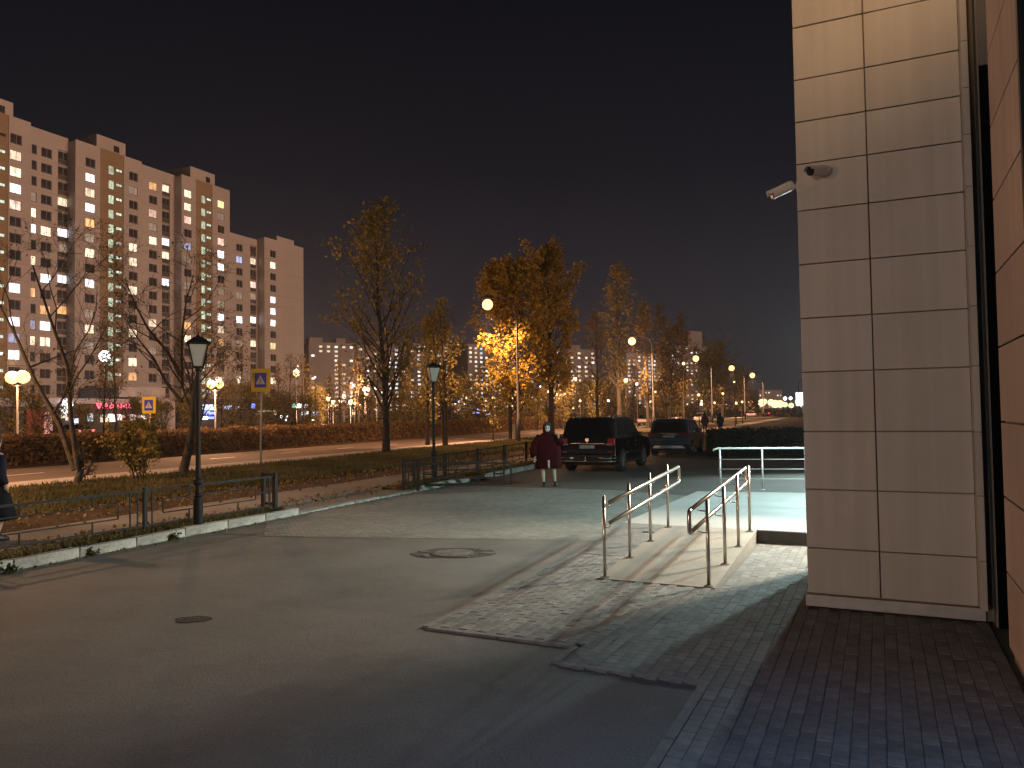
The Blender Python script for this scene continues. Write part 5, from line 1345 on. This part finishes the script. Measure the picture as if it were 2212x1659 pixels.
def suv(name, label, loc, rotz, Ln, Wd, Ht, belt, paint, wr, wb, kind, plate_txt):
    """x runs forward from the rear bumper, y to the left, z up"""
    t = thing(name, loc, label, 'car', rotz)
    hw = Wd / 2; xr = 0.95; xf = xr + wb
    g = 0.26
    # lower body with wheel arches
    low = [(0.10, 0.42)] + [(0.02, 0.58), (0.045, 0.78), (0.10, belt - 0.06), (0.16, belt)] + [(Ln - 1.45, belt + 0.0), (Ln - 1.25, belt - 0.02), (Ln - 0.30, belt - 0.12), (Ln - 0.06, belt - 0.28), (Ln, 0.62), (Ln - 0.08, 0.36)]
    bot = [(Ln - 0.4, g)] + [(xf + wr + 0.10, g)] + arch(xf, wr + 0.08, wr * 0.72, 9, True)[0:] + [(xf - wr - 0.10, g), (xr + wr + 0.10, g)] + arch(xr, wr + 0.08, wr * 0.72, 9, True) + [(xr - wr - 0.10, g + 0.06)]
    b = MB(); prism_y(b, low + bot, -hw, hw)
    b.build('body', paint, t, bevel=0.075, recalc=True)
    # greenhouse
    zt = Ht - 0.05
    base = [(0.12, belt - 0.03), (Ln - 1.35, belt - 0.03)]
    if kind == 'box': top = [(0.46, zt), (Ln - 2.35, zt)]
    else: top = [(0.62, zt), (Ln - 2.45, zt)]
    b = MB(); yi, yo = hw * 0.78, hw * 0.965
    zm = (belt + zt) / 2 + 0.22
    mid0 = 0.12 + (top[0][0] - 0.12) * 0.62; mid1 = (Ln - 1.35) + (top[1][0] - (Ln - 1.35)) * 0.80
    rings = [(base[0][0], base[1][0], yo, belt - 0.03), (mid0, mid1, hw * 0.86, zm), (top[0][0] - 0.05, top[1][0] + 0.1, yi, zt - 0.05), (top[0][0] + 0.15, top[1][0] - 0.15, yi - 0.12, zt + 0.02)]
    vs = []
    for (a, c, y, z) in rings: vs += [(a, -y, z), (c, -y, z), (c, y, z), (a, y, z)]
    fs_ = [(12, 13, 14, 15)]
    for i in range(3):
        o_ = i * 4
        for k in range(4): fs_.append((o_ + k, o_ + (k + 1) % 4, o_ + 4 + (k + 1) % 4, o_ + 4 + k))
    b.add(vs, fs_); b.build('cabin', paint, t, bevel=0.06, recalc=True)
    # side glass, slightly proud of the cabin
    def side_pt(x, f, s_): # f 0..1 from belt to mid-high
        z = belt + 0.02 + (zm - belt - 0.02) * f
        y = yo + (hw * 0.86 - yo) * f
        return (x, s_ * (y + 0.012), z)
    for s_ in (-1, 1):
        gl_ = MB()
        for (xa, xb, xc, xd) in ((0.62, 1.62, 1.62, 0.80), (1.70, 2.62, 2.56, 1.70), (2.70, Ln - 1.62, Ln - 2.18, 2.66)):
            v4 = [side_pt(xa, 0.10, s_), side_pt(xb, 0.10, s_), side_pt(xc, 1.0, s_), side_pt(xd, 1.0, s_)]
            v4b = [(x, y - s_ * 0.05, z) for x, y, z in v4]
            o_ = MB(); o_.add(v4 + v4b, [(0, 1, 2, 3), (4, 7, 6, 5), (0, 4, 5, 1), (1, 5, 6, 2), (2, 6, 7, 3), (3, 7, 4, 0)])
            o_.build('side_window', M['car_glass'], t, recalc=True)
        MB().beam(side_pt(0.6, 0.04, s_), side_pt(Ln - 1.62, 0.04, s_), 0.015, 0.02).build('window_trim', M['chrome'], t)
        MB().box((xf - 1.05, s_ * (hw + 0.08), belt + 0.06), (0.16, 0.22, 0.18)).build('mirror', paint, t, bevel=0.04)
        for xx in (1.75, 2.85): MB().box((xx, s_ * (hw + 0.012), belt - 0.17), (0.22, 0.03, 0.03)).build('door_handle', M['chrome'] if kind == 'box' else paint, t, bevel=0.006)
        b = MB()
        for xx in (1.66, 2.66, Ln - 1.72): b.box((xx, s_ * (hw + 0.001), (g + belt) / 2 + 0.06), (0.012, 0.004, belt - g - 0.26))
        b.build('door_gap', M['trim_black'], t)
        MB().box(((xr + xf) / 2, s_ * (hw + 0.03), g + 0.06), (wb - 2 * wr - 0.1, 0.14, 0.05)).build('side_step', M['chrome'] if kind == 'box' else M['trim_black'], t, bevel=0.015)
        if kind == 'box': MB().box(((xr + xf) / 2 + 0.05, s_ * (hw + 0.008), 0.62), (wb - 2 * wr - 0.12, 0.03, 0.07)).build('side_moulding', M['chrome'], t, bevel=0.01)
        MB().tube([(0.95, s_ * (yi - 0.10), zt + 0.0), (1.0, s_ * (yi - 0.10), zt + 0.055), (2.4, s_ * (yi - 0.10), zt + 0.065), (2.5, s_ * (yi - 0.10), zt)], 0.018, 8).build('roof_rail', M['silver'], t, smooth=True)
        wheel(t, xr, s_ * (hw - 0.10), wr, s_); wheel(t, xf, s_ * (hw - 0.10), wr, s_)
    MB().box2((xr - 0.35, -hw + 0.3, g - 0.05), (xf + 0.35, hw - 0.3, 0.6)).build('underbody', M['trim_black'], t)
    MB().tube([(xr, -hw + 0.2, wr), (xr, hw - 0.2, wr)], 0.06, 8).build('rear_axle', M['trim_black'], t)
    # rear glass
    x0, x1 = 0.12, top[0][0]
    def rp(y, f): # on the sloping tailgate
        z = belt - 0.0 + (zt - 0.08 - belt) * f
        if z <= zm: u = (z - (belt - 0.03)) / (zm - belt + 0.03); x = x0 + (mid0 - x0) * u
        else: u = (z - zm) / (zt - 0.05 - zm); x = mid0 + (top[0][0] - 0.05 - mid0) * u
        return (x - 0.014, y, z)
    ya, yb = hw * 0.80, hw * 0.70
    b = MB(); rows_ = [0.02, 0.35, 0.66, 0.93]
    vs = []
    for f in rows_:
        k_ = ya + (yb - ya) * f
        vs += [rp(-k_, f), rp(k_, f)]
    n_ = len(vs); vs += [(x + 0.05, y, z) for x, y, z in vs]
    fs_ = [(2 * i, 2 * i + 1, 2 * i + 3, 2 * i + 2) for i in range(3)] + [(0, n_, n_ + 1, 1), (6, 7, n_ + 7, n_ + 6), (0, 2, n_ + 2, n_), (2, 4, n_ + 4, n_ + 2), (4, 6, n_ + 6, n_ + 4), (1, n_ + 1, n_ + 3, 3), (3, n_ + 3, n_ + 5, 5), (5, n_ + 5, n_ + 7, 7)]
    b.add(vs, fs_); b.build('rear_window', M['car_glass'], t, recalc=True)
    MB().box((top[0][0] + 0.02, 0, zt - 0.005), (0.26, hw * 1.40, 0.045)).build('roof_spoiler', paint, t, bevel=0.015)
    return t, hw, zt
def plate(t, x, z, txt, w_=0.52):
    p = MB().box((x, 0, z), (0.012, w_, 0.112)).build('number_plate', M['plate'], t, bevel=0.004)
    b = MB(); q_ = random.Random(len(txt))
    for k in range(7):
        y = w_ * (0.40 - 0.115 * k)
        b.box((x - 0.0075, y, z + q_.uniform(-0.008, 0.008)), (0.002, q_.uniform(0.010, 0.022), q_.uniform(0.04, 0.06)))
    b.build('plate_marks', M['plate_ink'], p)
# black off-roader
rw = P(1345, 1018); fw_ = P(1388, 1005)
hd = (fw_ - rw); ha = math.atan2(hd.y, hd.x)
ha = math.pi / 2 - RAD(23.6)
Wd = 1.97
org = rw - Vector((math.cos(ha), math.sin(ha), 0)) * 0.95 + Vector((-math.sin(ha), math.cos(ha), 0)) * (Wd / 2 - 0.02)
t, hw, zt = suv('black_offroader', 'black off-road car with chrome rear bars parked beside the fence', (org.x, org.y, 0), ha, 4.95, Wd, 1.90, 1.16, M['car_black'], 0.395, 2.85, 'box', '')
for s_ in (-1, 1):
    l_ = MB().box((0.09, s_ * (hw - 0.14), 1.04), (0.14, 0.27, 0.25)).build('tail_light', M['tail_red'], t, bevel=0.03)
    MB().box((0.035, s_ * (hw - 0.22), 0.955), (0.05, 0.20, 0.06)).build('reverse_lens', M['tail_clear'], l_, bevel=0.01)
    MB().box((0.055, s_ * (hw - 0.18), 0.70), (0.05, 0.16, 0.05)).build('reflector', M['tail_red'], t, bevel=0.008)
MB().box((0.035, 0, 0.985), (0.05, 1.22, 0.04)).build('chrome_strip', M['chrome'], t, bevel=0.012)
MB().tube([(0.05, 0, 1.10), (0.035, 0, 1.10)], [0.07, 0.07], 20).build('badge', M['chrome'], t)
plate(t, 0.030, 0.875, 'aa')
MB().box((0.02, 0, 0.52), (0.20, Wd - 0.10, 0.26)).build('rear_bumper', M['car_black'], t, bevel=0.05)
for s_ in (-1, 1):
    MB().tube([(-0.10, s_ * 0.42, 0.50), (-0.11, s_ * 0.80, 0.50), (0.02, s_ * (hw + 0.0), 0.50), (0.2, s_ * (hw + 0.01), 0.50)], 0.028, 10).build('bumper_tube', M['chrome'], t, smooth=True)
MB().tube([(0.2, -hw - 0.01, 0.40), (0.02, -hw, 0.40), (-0.12, -0.78, 0.40), (-0.14, 0, 0.40), (-0.12, 0.78, 0.40), (0.02, hw, 0.40), (0.2, hw + 0.01, 0.40)], 0.032, 10).build('bumper_tube', M['chrome'], t, smooth=True)
b = MB().box((-0.12, 0.0, 0.43), (0.12, 0.06, 0.06)); b.lathe([(0.025, 0), (0.02, 0.05), (0.03, 0.07), (0.03, 0.10), (0.01, 0.12)], (-0.17, 0, 0.44), 10); b.build('tow_hook', M['chrome'], t)
# dark blue crossover
org = P(1451, 988); org = L(34.1, 7.62)
t, hw, zt = suv('blue_crossover', 'dark blue crossover with a silver rear skid plate, parked ahead of the black car', (org.x, org.y, 0), math.pi / 2 - RAD(22.0), 4.70, 1.81, 1.70, 1.06, M['car_blue'], 0.36, 2.67, 'wedge', '')
for s_ in (-1, 1):
    b = MB().box((0.10, s_ * (hw - 0.12), 0.98), (0.18, 0.26, 0.16)); b.box((0.03, s_ * (hw - 0.36), 0.99), (0.06, 0.26, 0.07))
    b.build('tail_light', M['tail_red'], t, bevel=0.02)
    MB().box((0.045, s_ * (hw - 0.10), 0.62), (0.04, 0.14, 0.10)).build('reflector', M['tail_red'], t, bevel=0.01)
b = MB(); b.add([(-0.03, -0.74, 0.36), (-0.03, 0.74, 0.36), (-0.02, 0.62, 0.50), (-0.02, -0.62, 0.50), (0.10, -0.74, 0.36), (0.10, 0.74, 0.36), (0.10, 0.62, 0.50), (0.10, -0.62, 0.50)], [(0, 1, 2, 3), (4, 7, 6, 5), (0, 4, 5, 1), (1, 5, 6, 2), (2, 6, 7, 3), (3, 7, 4, 0)])
b.build('skid_plate', M['silver'], t, bevel=0.02, recalc=True)
MB().box((0.03, 0, 0.60), (0.12, 1.70, 0.16)).build('rear_bumper', M['car_blue'], t, bevel=0.05)
MB().box((0.025, 0, 1.005), (0.05, 0.84, 0.035)).build('chrome_strip', M['chrome'], t, bevel=0.008)
plate(t, 0.035, 0.90, 'bbb')

# small saloon cars on the avenue and by the shops
def saloon():
    t = thing('saloon_car', (0, 0, 0), 'far car', 'car')
    prof = [(0.0, 0.5), (0.05, 0.86), (0.55, 0.95), (3.15, 0.92), (4.2, 0.78), (4.4, 0.55), (4.35, 0.28)] + [(3.85, 0.25)] + arch(3.5, 0.36, 0.25, 7, True) + [(1.3, 0.25)] + arch(0.85, 0.36, 0.25, 7, True) + [(0.1, 0.28)]
    b = MB(); prism_y(b, prof, -0.88, 0.88); b.build('body', M['silver'], t, bevel=0.06, recalc=True)
    b = MB(); vs = [(0.35, -0.84, 0.9), (3.2, -0.84, 0.9), (3.2, 0.84, 0.9), (0.35, 0.84, 0.9), (1.0, -0.64, 1.44), (2.3, -0.64, 1.44), (2.3, 0.64, 1.44), (1.0, 0.64, 1.44)]
    b.add(vs, [(0, 3, 2, 1), (4, 5, 6, 7), (0, 1, 5, 4), (1, 2, 6, 5), (2, 3, 7, 6), (3, 0, 4, 7)]); b.build('cabin', M['car_glass'], t, bevel=0.05)
    MB().box((1.65, 0, 1.445), (1.2, 1.22, 0.04)).build('roof', M['silver'], t, bevel=0.015)
    for x in (0.85, 3.5):
        for s_ in (-1, 1): MB().tube([(x, s_ * 0.68, 0.31), (x, s_ * 0.885, 0.31)], 0.31, 16).build('wheel', M['tyre'], t)
    for s_ in (-1, 1):
        MB().box((0.03, s_ * 0.70, 0.76), (0.10, 0.34, 0.16)).build('tail_light', M['brake'], t)
        MB().box((4.33, s_ * 0.64, 0.64), (0.12, 0.36, 0.14)).build('headlight', M['head'], t)
    return t
sal = saloon(); kids_s = {sal.name: children(sal)}
cars = [(1390, 903, 100, 0, 'far car with red tail lights glowing above the blue car roof, leftmost'), (1450, 901, 115, 0, 'far car with red tail lights between the bare trunks above the blue car'), (1512, 900, 112, 0, 'far car with bright red tail lights left of the dark walkers'), (1622, 899, 165, 0, 'far car with red tail lights beside the farthest street lamp'), (1655, 899, 190, 0, 'far car with tail lights in the glow right of the last street lamp'), (1690, 898, 210, math.pi, 'oncoming far car in the glow close to the pier'),
        (188, 925, 78, math.pi * 0.5, 'parked saloon car in front of the pink lit shop wall'), (648, 922, 92, 0, 'parked car below the dark kiosk'), (650 - 20, 923, 74, 0.9, 'parked car half hidden behind the hedge near the second sign'), (622 - 290, 925, 74, math.pi * 0.45, 'pale parked car behind the hedge right of the lower crossing sign')]
for i, (x, y, Y, rz, lbl) in enumerate(cars):
    o = sal if i == 0 else copy_tree(sal, None, kids_s)
    c = D(x, y, Y); o.location = (c.x, c.y, 0.02); o.rotation_euler.z = math.atan2(UL.y, UL.x) + rz
    tag(o, lbl, 'car', 'far cars on the avenue' if i < 6 else 'cars parked by the shops')

# ================================================================== PEOPLE
M['red_coat'] = mat('dark_red_coat', (0.032, 0.0022, 0.0045), 0.9, 0, 0.35, 5, 0.5, 20, spec=0.1)
M['legging'] = mat('pale_leggings', (0.48, 0.43, 0.33), 0.85, 0, 0.2, 9)
M['skin'] = mat('skin', (0.46, 0.30, 0.23), 0.55, 0, 0.08, 12)
M['white_face'] = mat('white_face_paint', (0.62, 0.58, 0.54), 0.6, 0, 0.3, 30)
M['dark_cloth'] = mat('dark_cloth', (0.010, 0.011, 0.016), 0.9, 0, 0.4, 6, 0.4, 20, spec=0.1)
M['navy_cloth'] = mat('navy_jacket', (0.016, 0.017, 0.034), 0.85, 0, 0.4, 6, 0.4, 20, spec=0.1)
M['plum_cloth'] = mat('plum_jacket', (0.05, 0.016, 0.03), 0.85, 0, 0.3, 6, spec=0.1)
M['shoe'] = mat('black_shoe', (0.006, 0.006, 0.007), 0.5)
M['hair'] = mat('dark_hair', (0.02, 0.014, 0.01), 0.7)
def skinned(name, joints, edges, mats, parent, sub=2):
    me = bpy.data.meshes.new(name)
    me.from_pydata([j[0] for j in joints], edges, [])
    me.materials.append(mats)
    o = link(name, me, parent)
    md = o.modifiers.new('skin', 'SKIN'); md.use_smooth_shade = True
    for i, j in enumerate(joints):
        r = j[1] if isinstance(j[1], tuple) else (j[1], j[1])
        me.skin_vertices[0].data[i].radius = r
    me.skin_vertices[0].data[0].use_root = True
    ss = o.modifiers.new('sub', 'SUBSURF'); ss.levels = sub; ss.render_levels = sub
    return o
def folded(mb, seg, n, amp, ztop):
    for i, (x, y, z) in enumerate(mb.v):
        a = math.atan2(y, x); k = max(0.0, min(1.0, (ztop - z) / 0.6))
        f = 1 + amp * k * (math.sin(n * a + 0.7) + 0.5 * math.sin((2 * n + 1) * a + z * 5)) + 0.015 * math.sin(9 * a + z * 17)
        mb.v[i] = (x * f, y * f, z)
    return mb
def person(name, loc, rotz, label, pose, body_mat, shoe=True, H=1.0):
    """faces -y; z up; pose gives the joint positions"""
    t = thing(name, loc, label, 'person', rotz)
    j = []; e_ = []
    def add(p, r, par=None):
        j.append((p, r)); i = len(j) - 1
        if par is not None: e_.append((par, i))
        return i
    pel = add((0, 0, 0.93), (0.155, 0.11))
    sp1 = add((0, 0.01, 1.12), (0.14, 0.10), pel); ch = add((0, 0.0, 1.34), (0.165, 0.11), sp1)
    nk = add((0, -0.005, 1.48), 0.055, ch); h0_ = add((0, -0.02, 1.57), 0.075, nk); h1_ = add((0, -0.015, 1.66), (0.082, 0.098), h0_); add((0, 0.0, 1.73), 0.05, h1_)
    for s_, k in ((-1, 'R'), (1, 'L')):
        sh = add((s_ * 0.17, 0, 1.40), 0.065, ch)
        el = add(pose[k + 'el'], 0.045, sh); wr_ = add(pose[k + 'wr'], 0.03, el); add(pose[k + 'ha'], (0.028, 0.04), wr_)
        hp = add((s_ * 0.095, 0, 0.86), 0.095, pel)
        kn = add(pose[k + 'kn'], 0.06, hp); an = add(pose[k + 'an'], 0.04, kn); 
        a_ = pose[k + 'an']; add((a_[0] + s_ * 0.01, a_[1] - 0.11, 0.035), 0.035, an)
    o = skinned('body', j, e_, body_mat, t)
    for k in 'RL':
        a_ = pose[k + 'an']
        MB().loft([(a_[0], a_[1] - 0.06, 0.0, 0.055, 0.145), (a_[0], a_[1] - 0.06, 0.045, 0.056, 0.145), (a_[0], a_[1] - 0.02, 0.09, 0.05, 0.09), (a_[0], a_[1], 0.13, 0.046, 0.055)], 14).build('shoe', M['shoe'], t, smooth=True)
    return t
def hand(t, p, d, m, curl=0.5, side=1):
    d = Vector(d).normalized(); sd = d.cross(Vector((0, 0, 1))); sd = sd.normalized() if sd.length > 0.1 else Vector((1, 0, 0))
    pn = sd.cross(d)
    b = MB(); p = Vector(p)
    b.tube([p, p + d * 0.05, p + d * 0.085], [0.026, 0.036, 0.033], 8)
    for k, ln in enumerate((0.062, 0.072, 0.067, 0.052)):
        q0 = p + d * 0.08 + sd * (k - 1.5) * 0.019
        q1 = q0 + (d * (1 - curl * 0.3) + pn * -curl * 0.5) * ln * 0.5
        q2 = q1 + (d * (1 - curl) + pn * -curl) * ln * 0.5
        b.tube([q0 - d * 0.015, q0, q1, q2], [0.009, 0.009, 0.0085, 0.006], 6)
    q0 = p + d * 0.025 + sd * side * 0.03
    b.tube([q0 - sd * side * 0.012, q0 + (d * 0.7 + sd * side * 0.6) * 0.03, q0 + (d + sd * side * 0.3 - pn * curl) * 0.055], [0.011, 0.010, 0.007], 6)
    b.build('hand', m, t, smooth=True)
# the person in the wide dark red coat
c = P(1184, 1050)
pose = dict(Rel=(-0.36, -0.04, 1.12), Rwr=(-0.36, -0.10, 0.88), Rha=(-0.355, -0.11, 0.80), Lel=(0.38, -0.06, 1.16), Lwr=(0.30, -0.20, 1.36), Lha=(0.27, -0.22, 1.41), Rkn=(-0.14, -0.05, 0.48), Ran=(-0.125, -0.02, 0.09), Lkn=(0.17, -0.03, 0.48), Lan=(0.195, 0.02, 0.09))
t = person('person', (c.x, c.y, 0.0), RAD(2), 'person in a wide dark red coat and pale leggings standing beside the black car', pose, M['legging'])
coat = MB().loft([(0.02, 0, 0.50, 0.30, 0.22), (0.02, 0, 0.56, 0.315, 0.24), (0.015, 0, 0.75, 0.325, 0.25), (0.01, 0, 0.98, 0.33, 0.25), (0.0, 0, 1.18, 0.31, 0.23), (0, 0, 1.33, 0.275, 0.19), (0, 0, 1.43, 0.19, 0.14), (0, 0, 1.50, 0.10, 0.10)], 40)
folded(coat, 40, 6, 0.05, 1.15)
coat.v = [(x * 1.12, y, z) for x, y, z in coat.v]
coat.build('coat', M['red_coat'], t, smooth=True)
for i in range(2):
    s_ = (-1, 1)[i]
    if s_ < 0: pts = [(-0.19, 0, 1.40), (-0.34, -0.02, 1.18), (-0.39, -0.05, 0.95), (-0.38, -0.08, 0.82)]; rs = [0.11, 0.125, 0.12, 0.11]
    else: pts = [(0.19, 0, 1.40), (0.36, -0.05, 1.22), (0.36, -0.14, 1.22), (0.30, -0.20, 1.36)]; rs = [0.11, 0.125, 0.12, 0.085]
    MB().tube(pts, rs, 14).build('sleeve', M['red_coat'], t, smooth=True)
MB().loft([(0, 0.03, 1.46, 0.12, 0.12), (0, 0.03, 1.56, 0.125, 0.125), (0, 0.03, 1.66, 0.125, 0.13), (0, 0.03, 1.74, 0.10, 0.11), (0, 0.03, 1.79, 0.04, 0.05)], 16).build('hood', M['red_coat'], t, smooth=True)
fc = MB().loft([(0, -0.075, 1.515, 0.030, 0.03), (0, -0.085, 1.545, 0.054, 0.042), (0, -0.085, 1.60, 0.066, 0.046), (0, -0.08, 1.65, 0.066, 0.046), (0, -0.075, 1.69, 0.05, 0.04), (0, -0.06, 1.705, 0.02, 0.02)], 16).build('white_face', M['white_face'], t, smooth=True)
hb = MB().loft([(0, 0.01, 1.60, 0.100, 0.075), (0, 0.0, 1.66, 0.106, 0.10), (0, -0.03, 1.71, 0.10, 0.095), (0, -0.03, 1.76, 0.075, 0.075), (0, -0.02, 1.79, 0.03, 0.03)], 18)
folded(hb, 18, 5, 0.06, 2.2); hb.v = [(x, y, z) for x, y, z in hb.v]
hb.build('hair', mat('ash_hair', (0.05, 0.036, 0.026), 0.9, 0, 0.6, 40, 1.0, 50), t, smooth=True)
for s_ in (-1, 1): MB().loft([(s_ * 0.032, -0.122, 1.605, 0.012, 0.012), (s_ * 0.032, -0.124, 1.625, 0.020, 0.014), (s_ * 0.032, -0.122, 1.642, 0.012, 0.010)], 10).build('eye', M['shoe'], fc)
MB().loft([(0, -0.128, 1.580, 0.014, 0.016), (0, -0.126, 1.60, 0.011, 0.012), (0, -0.12, 1.63, 0.006, 0.006)], 8).build('nose', M['white_face'], fc)
MB().loft([(0.022, -0.122, 1.540, 0.018, 0.012), (0.022, -0.125, 1.550, 0.022, 0.012), (0.022, -0.122, 1.558, 0.014, 0.010)], 10).build('mouth', M['shoe'], fc)
hand(t, (0.30, -0.22, 1.38), (-0.35, -0.15, 0.9), M['skin'], 0.6, 1); hand(t, (-0.375, -0.09, 0.80), (0.02, -0.05, -1), M['skin'], 0.4, 1)
MB().beam((0.012, -0.252, 0.52), (0.010, -0.262, 0.74), 0.05, 0.012).build('coat_lining', M['legging'], t)
# passer-by cut by the left edge, on the footpath behind the fence
c = P(-13, 1168, 0.10)
pose2 = dict(Rel=(-0.25, 0.05, 1.14), Rwr=(-0.24, -0.05, 0.92), Rha=(-0.235, -0.07, 0.84), Lel=(0.25, 0.04, 1.14), Lwr=(0.24, -0.06, 0.92), Lha=(0.235, -0.08, 0.84), Rkn=(-0.10, -0.10, 0.48), Ran=(-0.10, 0.02, 0.09), Lkn=(0.10, 0.02, 0.48), Lan=(0.10, 0.16, 0.10))
t = person('person', (c.x, c.y, 0.10), RAD(150), 'passer-by in a dark jacket and black skirt cut by the left edge', pose2, M['skin'])
sk = MB().loft([(0, 0, 0.34, 0.34, 0.30), (0, 0, 0.38, 0.345, 0.30), (0, 0, 0.60, 0.29, 0.24), (0, 0, 0.85, 0.22, 0.17), (0, 0, 1.0, 0.18, 0.14)], 40); folded(sk, 40, 8, 0.05, 0.95); sk.build('skirt', M['dark_cloth'], t, smooth=True)
MB().loft([(0, 0, 0.90, 0.215, 0.165), (0, 0, 1.05, 0.20, 0.155), (0, 0, 1.28, 0.215, 0.155), (0, 0, 1.42, 0.17, 0.12), (0, 0, 1.50, 0.08, 0.08)], 20).build('jacket', M['navy_cloth'], t, smooth=True)
for s_ in (-1, 1): MB().tube([(s_ * 0.18, 0, 1.40), (s_ * 0.245, 0.03, 1.15), (s_ * 0.24, -0.04, 0.93)], [0.075, 0.068, 0.055], 12).build('sleeve', M['navy_cloth'], t, smooth=True)
for s_ in (-1, 1): hand(t, (s_ * 0.235, -0.06, 0.92), (0, -0.1, -1), M['skin'], 0.4, -s_)
MB().loft([(0, 0.03, 1.52, 0.07, 0.07), (0, 0.025, 1.62, 0.105, 0.115), (0, 0.02, 1.72, 0.10, 0.11), (0, 0.01, 1.78, 0.05, 0.05)], 14).build('hair', M['hair'], t, smooth=True)
# two walkers far along the path
for i, (x, Y, m_, lbl) in enumerate(((1556, 62, 'dark_cloth', 'far walker in dark clothes on the path left of the clipped hedge'), (1523, 64, 'plum_cloth', 'far walker in a plum jacket beside the one in dark clothes'))):
    c = D(x, 925, Y)
    t = person('person', (c.x, c.y, 0.0), RAD(190 - 20 * i), lbl, pose2, M['dark_cloth'])
    MB().loft([(0, 0, 0.70, 0.22, 0.17), (0, 0, 0.95, 0.22, 0.17), (0, 0, 1.25, 0.235, 0.17), (0, 0, 1.42, 0.19, 0.13), (0, 0, 1.50, 0.08, 0.08)], 18).build('jacket', M[m_], t, smooth=True)
    for s_ in (-1, 1): MB().tube([(s_ * 0.18, 0, 1.40), (s_ * 0.26, 0.03, 1.15), (s_ * 0.25, -0.04, 0.93)], [0.08, 0.075, 0.06], 10).build('sleeve', M[m_], t, smooth=True)
    for s_ in (-1, 1): hand(t, (s_ * 0.24, -0.06, 0.92), (0, -0.1, -1), M['skin'], 0.4, -s_)
    MB().loft([(0, 0.02, 1.55, 0.08, 0.085), (0, 0.02, 1.66, 0.105, 0.115), (0, 0.015, 1.75, 0.08, 0.09), (0, 0.01, 1.79, 0.03, 0.03)], 12).build('knit_hat', M['dark_cloth'], t, smooth=True)

# ================================================================== thin night haze
hz = MB().box2((-900, -300, -1.0), (1100, 1000, 66.0))
hm = bpy.data.materials.new('night_haze'); hm.use_nodes = True
hm.node_tree.nodes.clear()
ho = hm.node_tree.nodes.new('ShaderNodeOutputMaterial'); hv = hm.node_tree.nodes.new('ShaderNodeVolumePrincipled')
hv.inputs['Color'].default_value = (0.9, 0.9, 0.92, 1); hv.inputs['Density'].default_value = 0.00032; hv.inputs['Anisotropy'].default_value = 0.75
hm.node_tree.links.new(hv.outputs[0], ho.inputs['Volume'])
ho_ = hz.build('haze', hm); tag(ho_, 'thin warm night haze over the whole place', 'haze', kind='stuff')
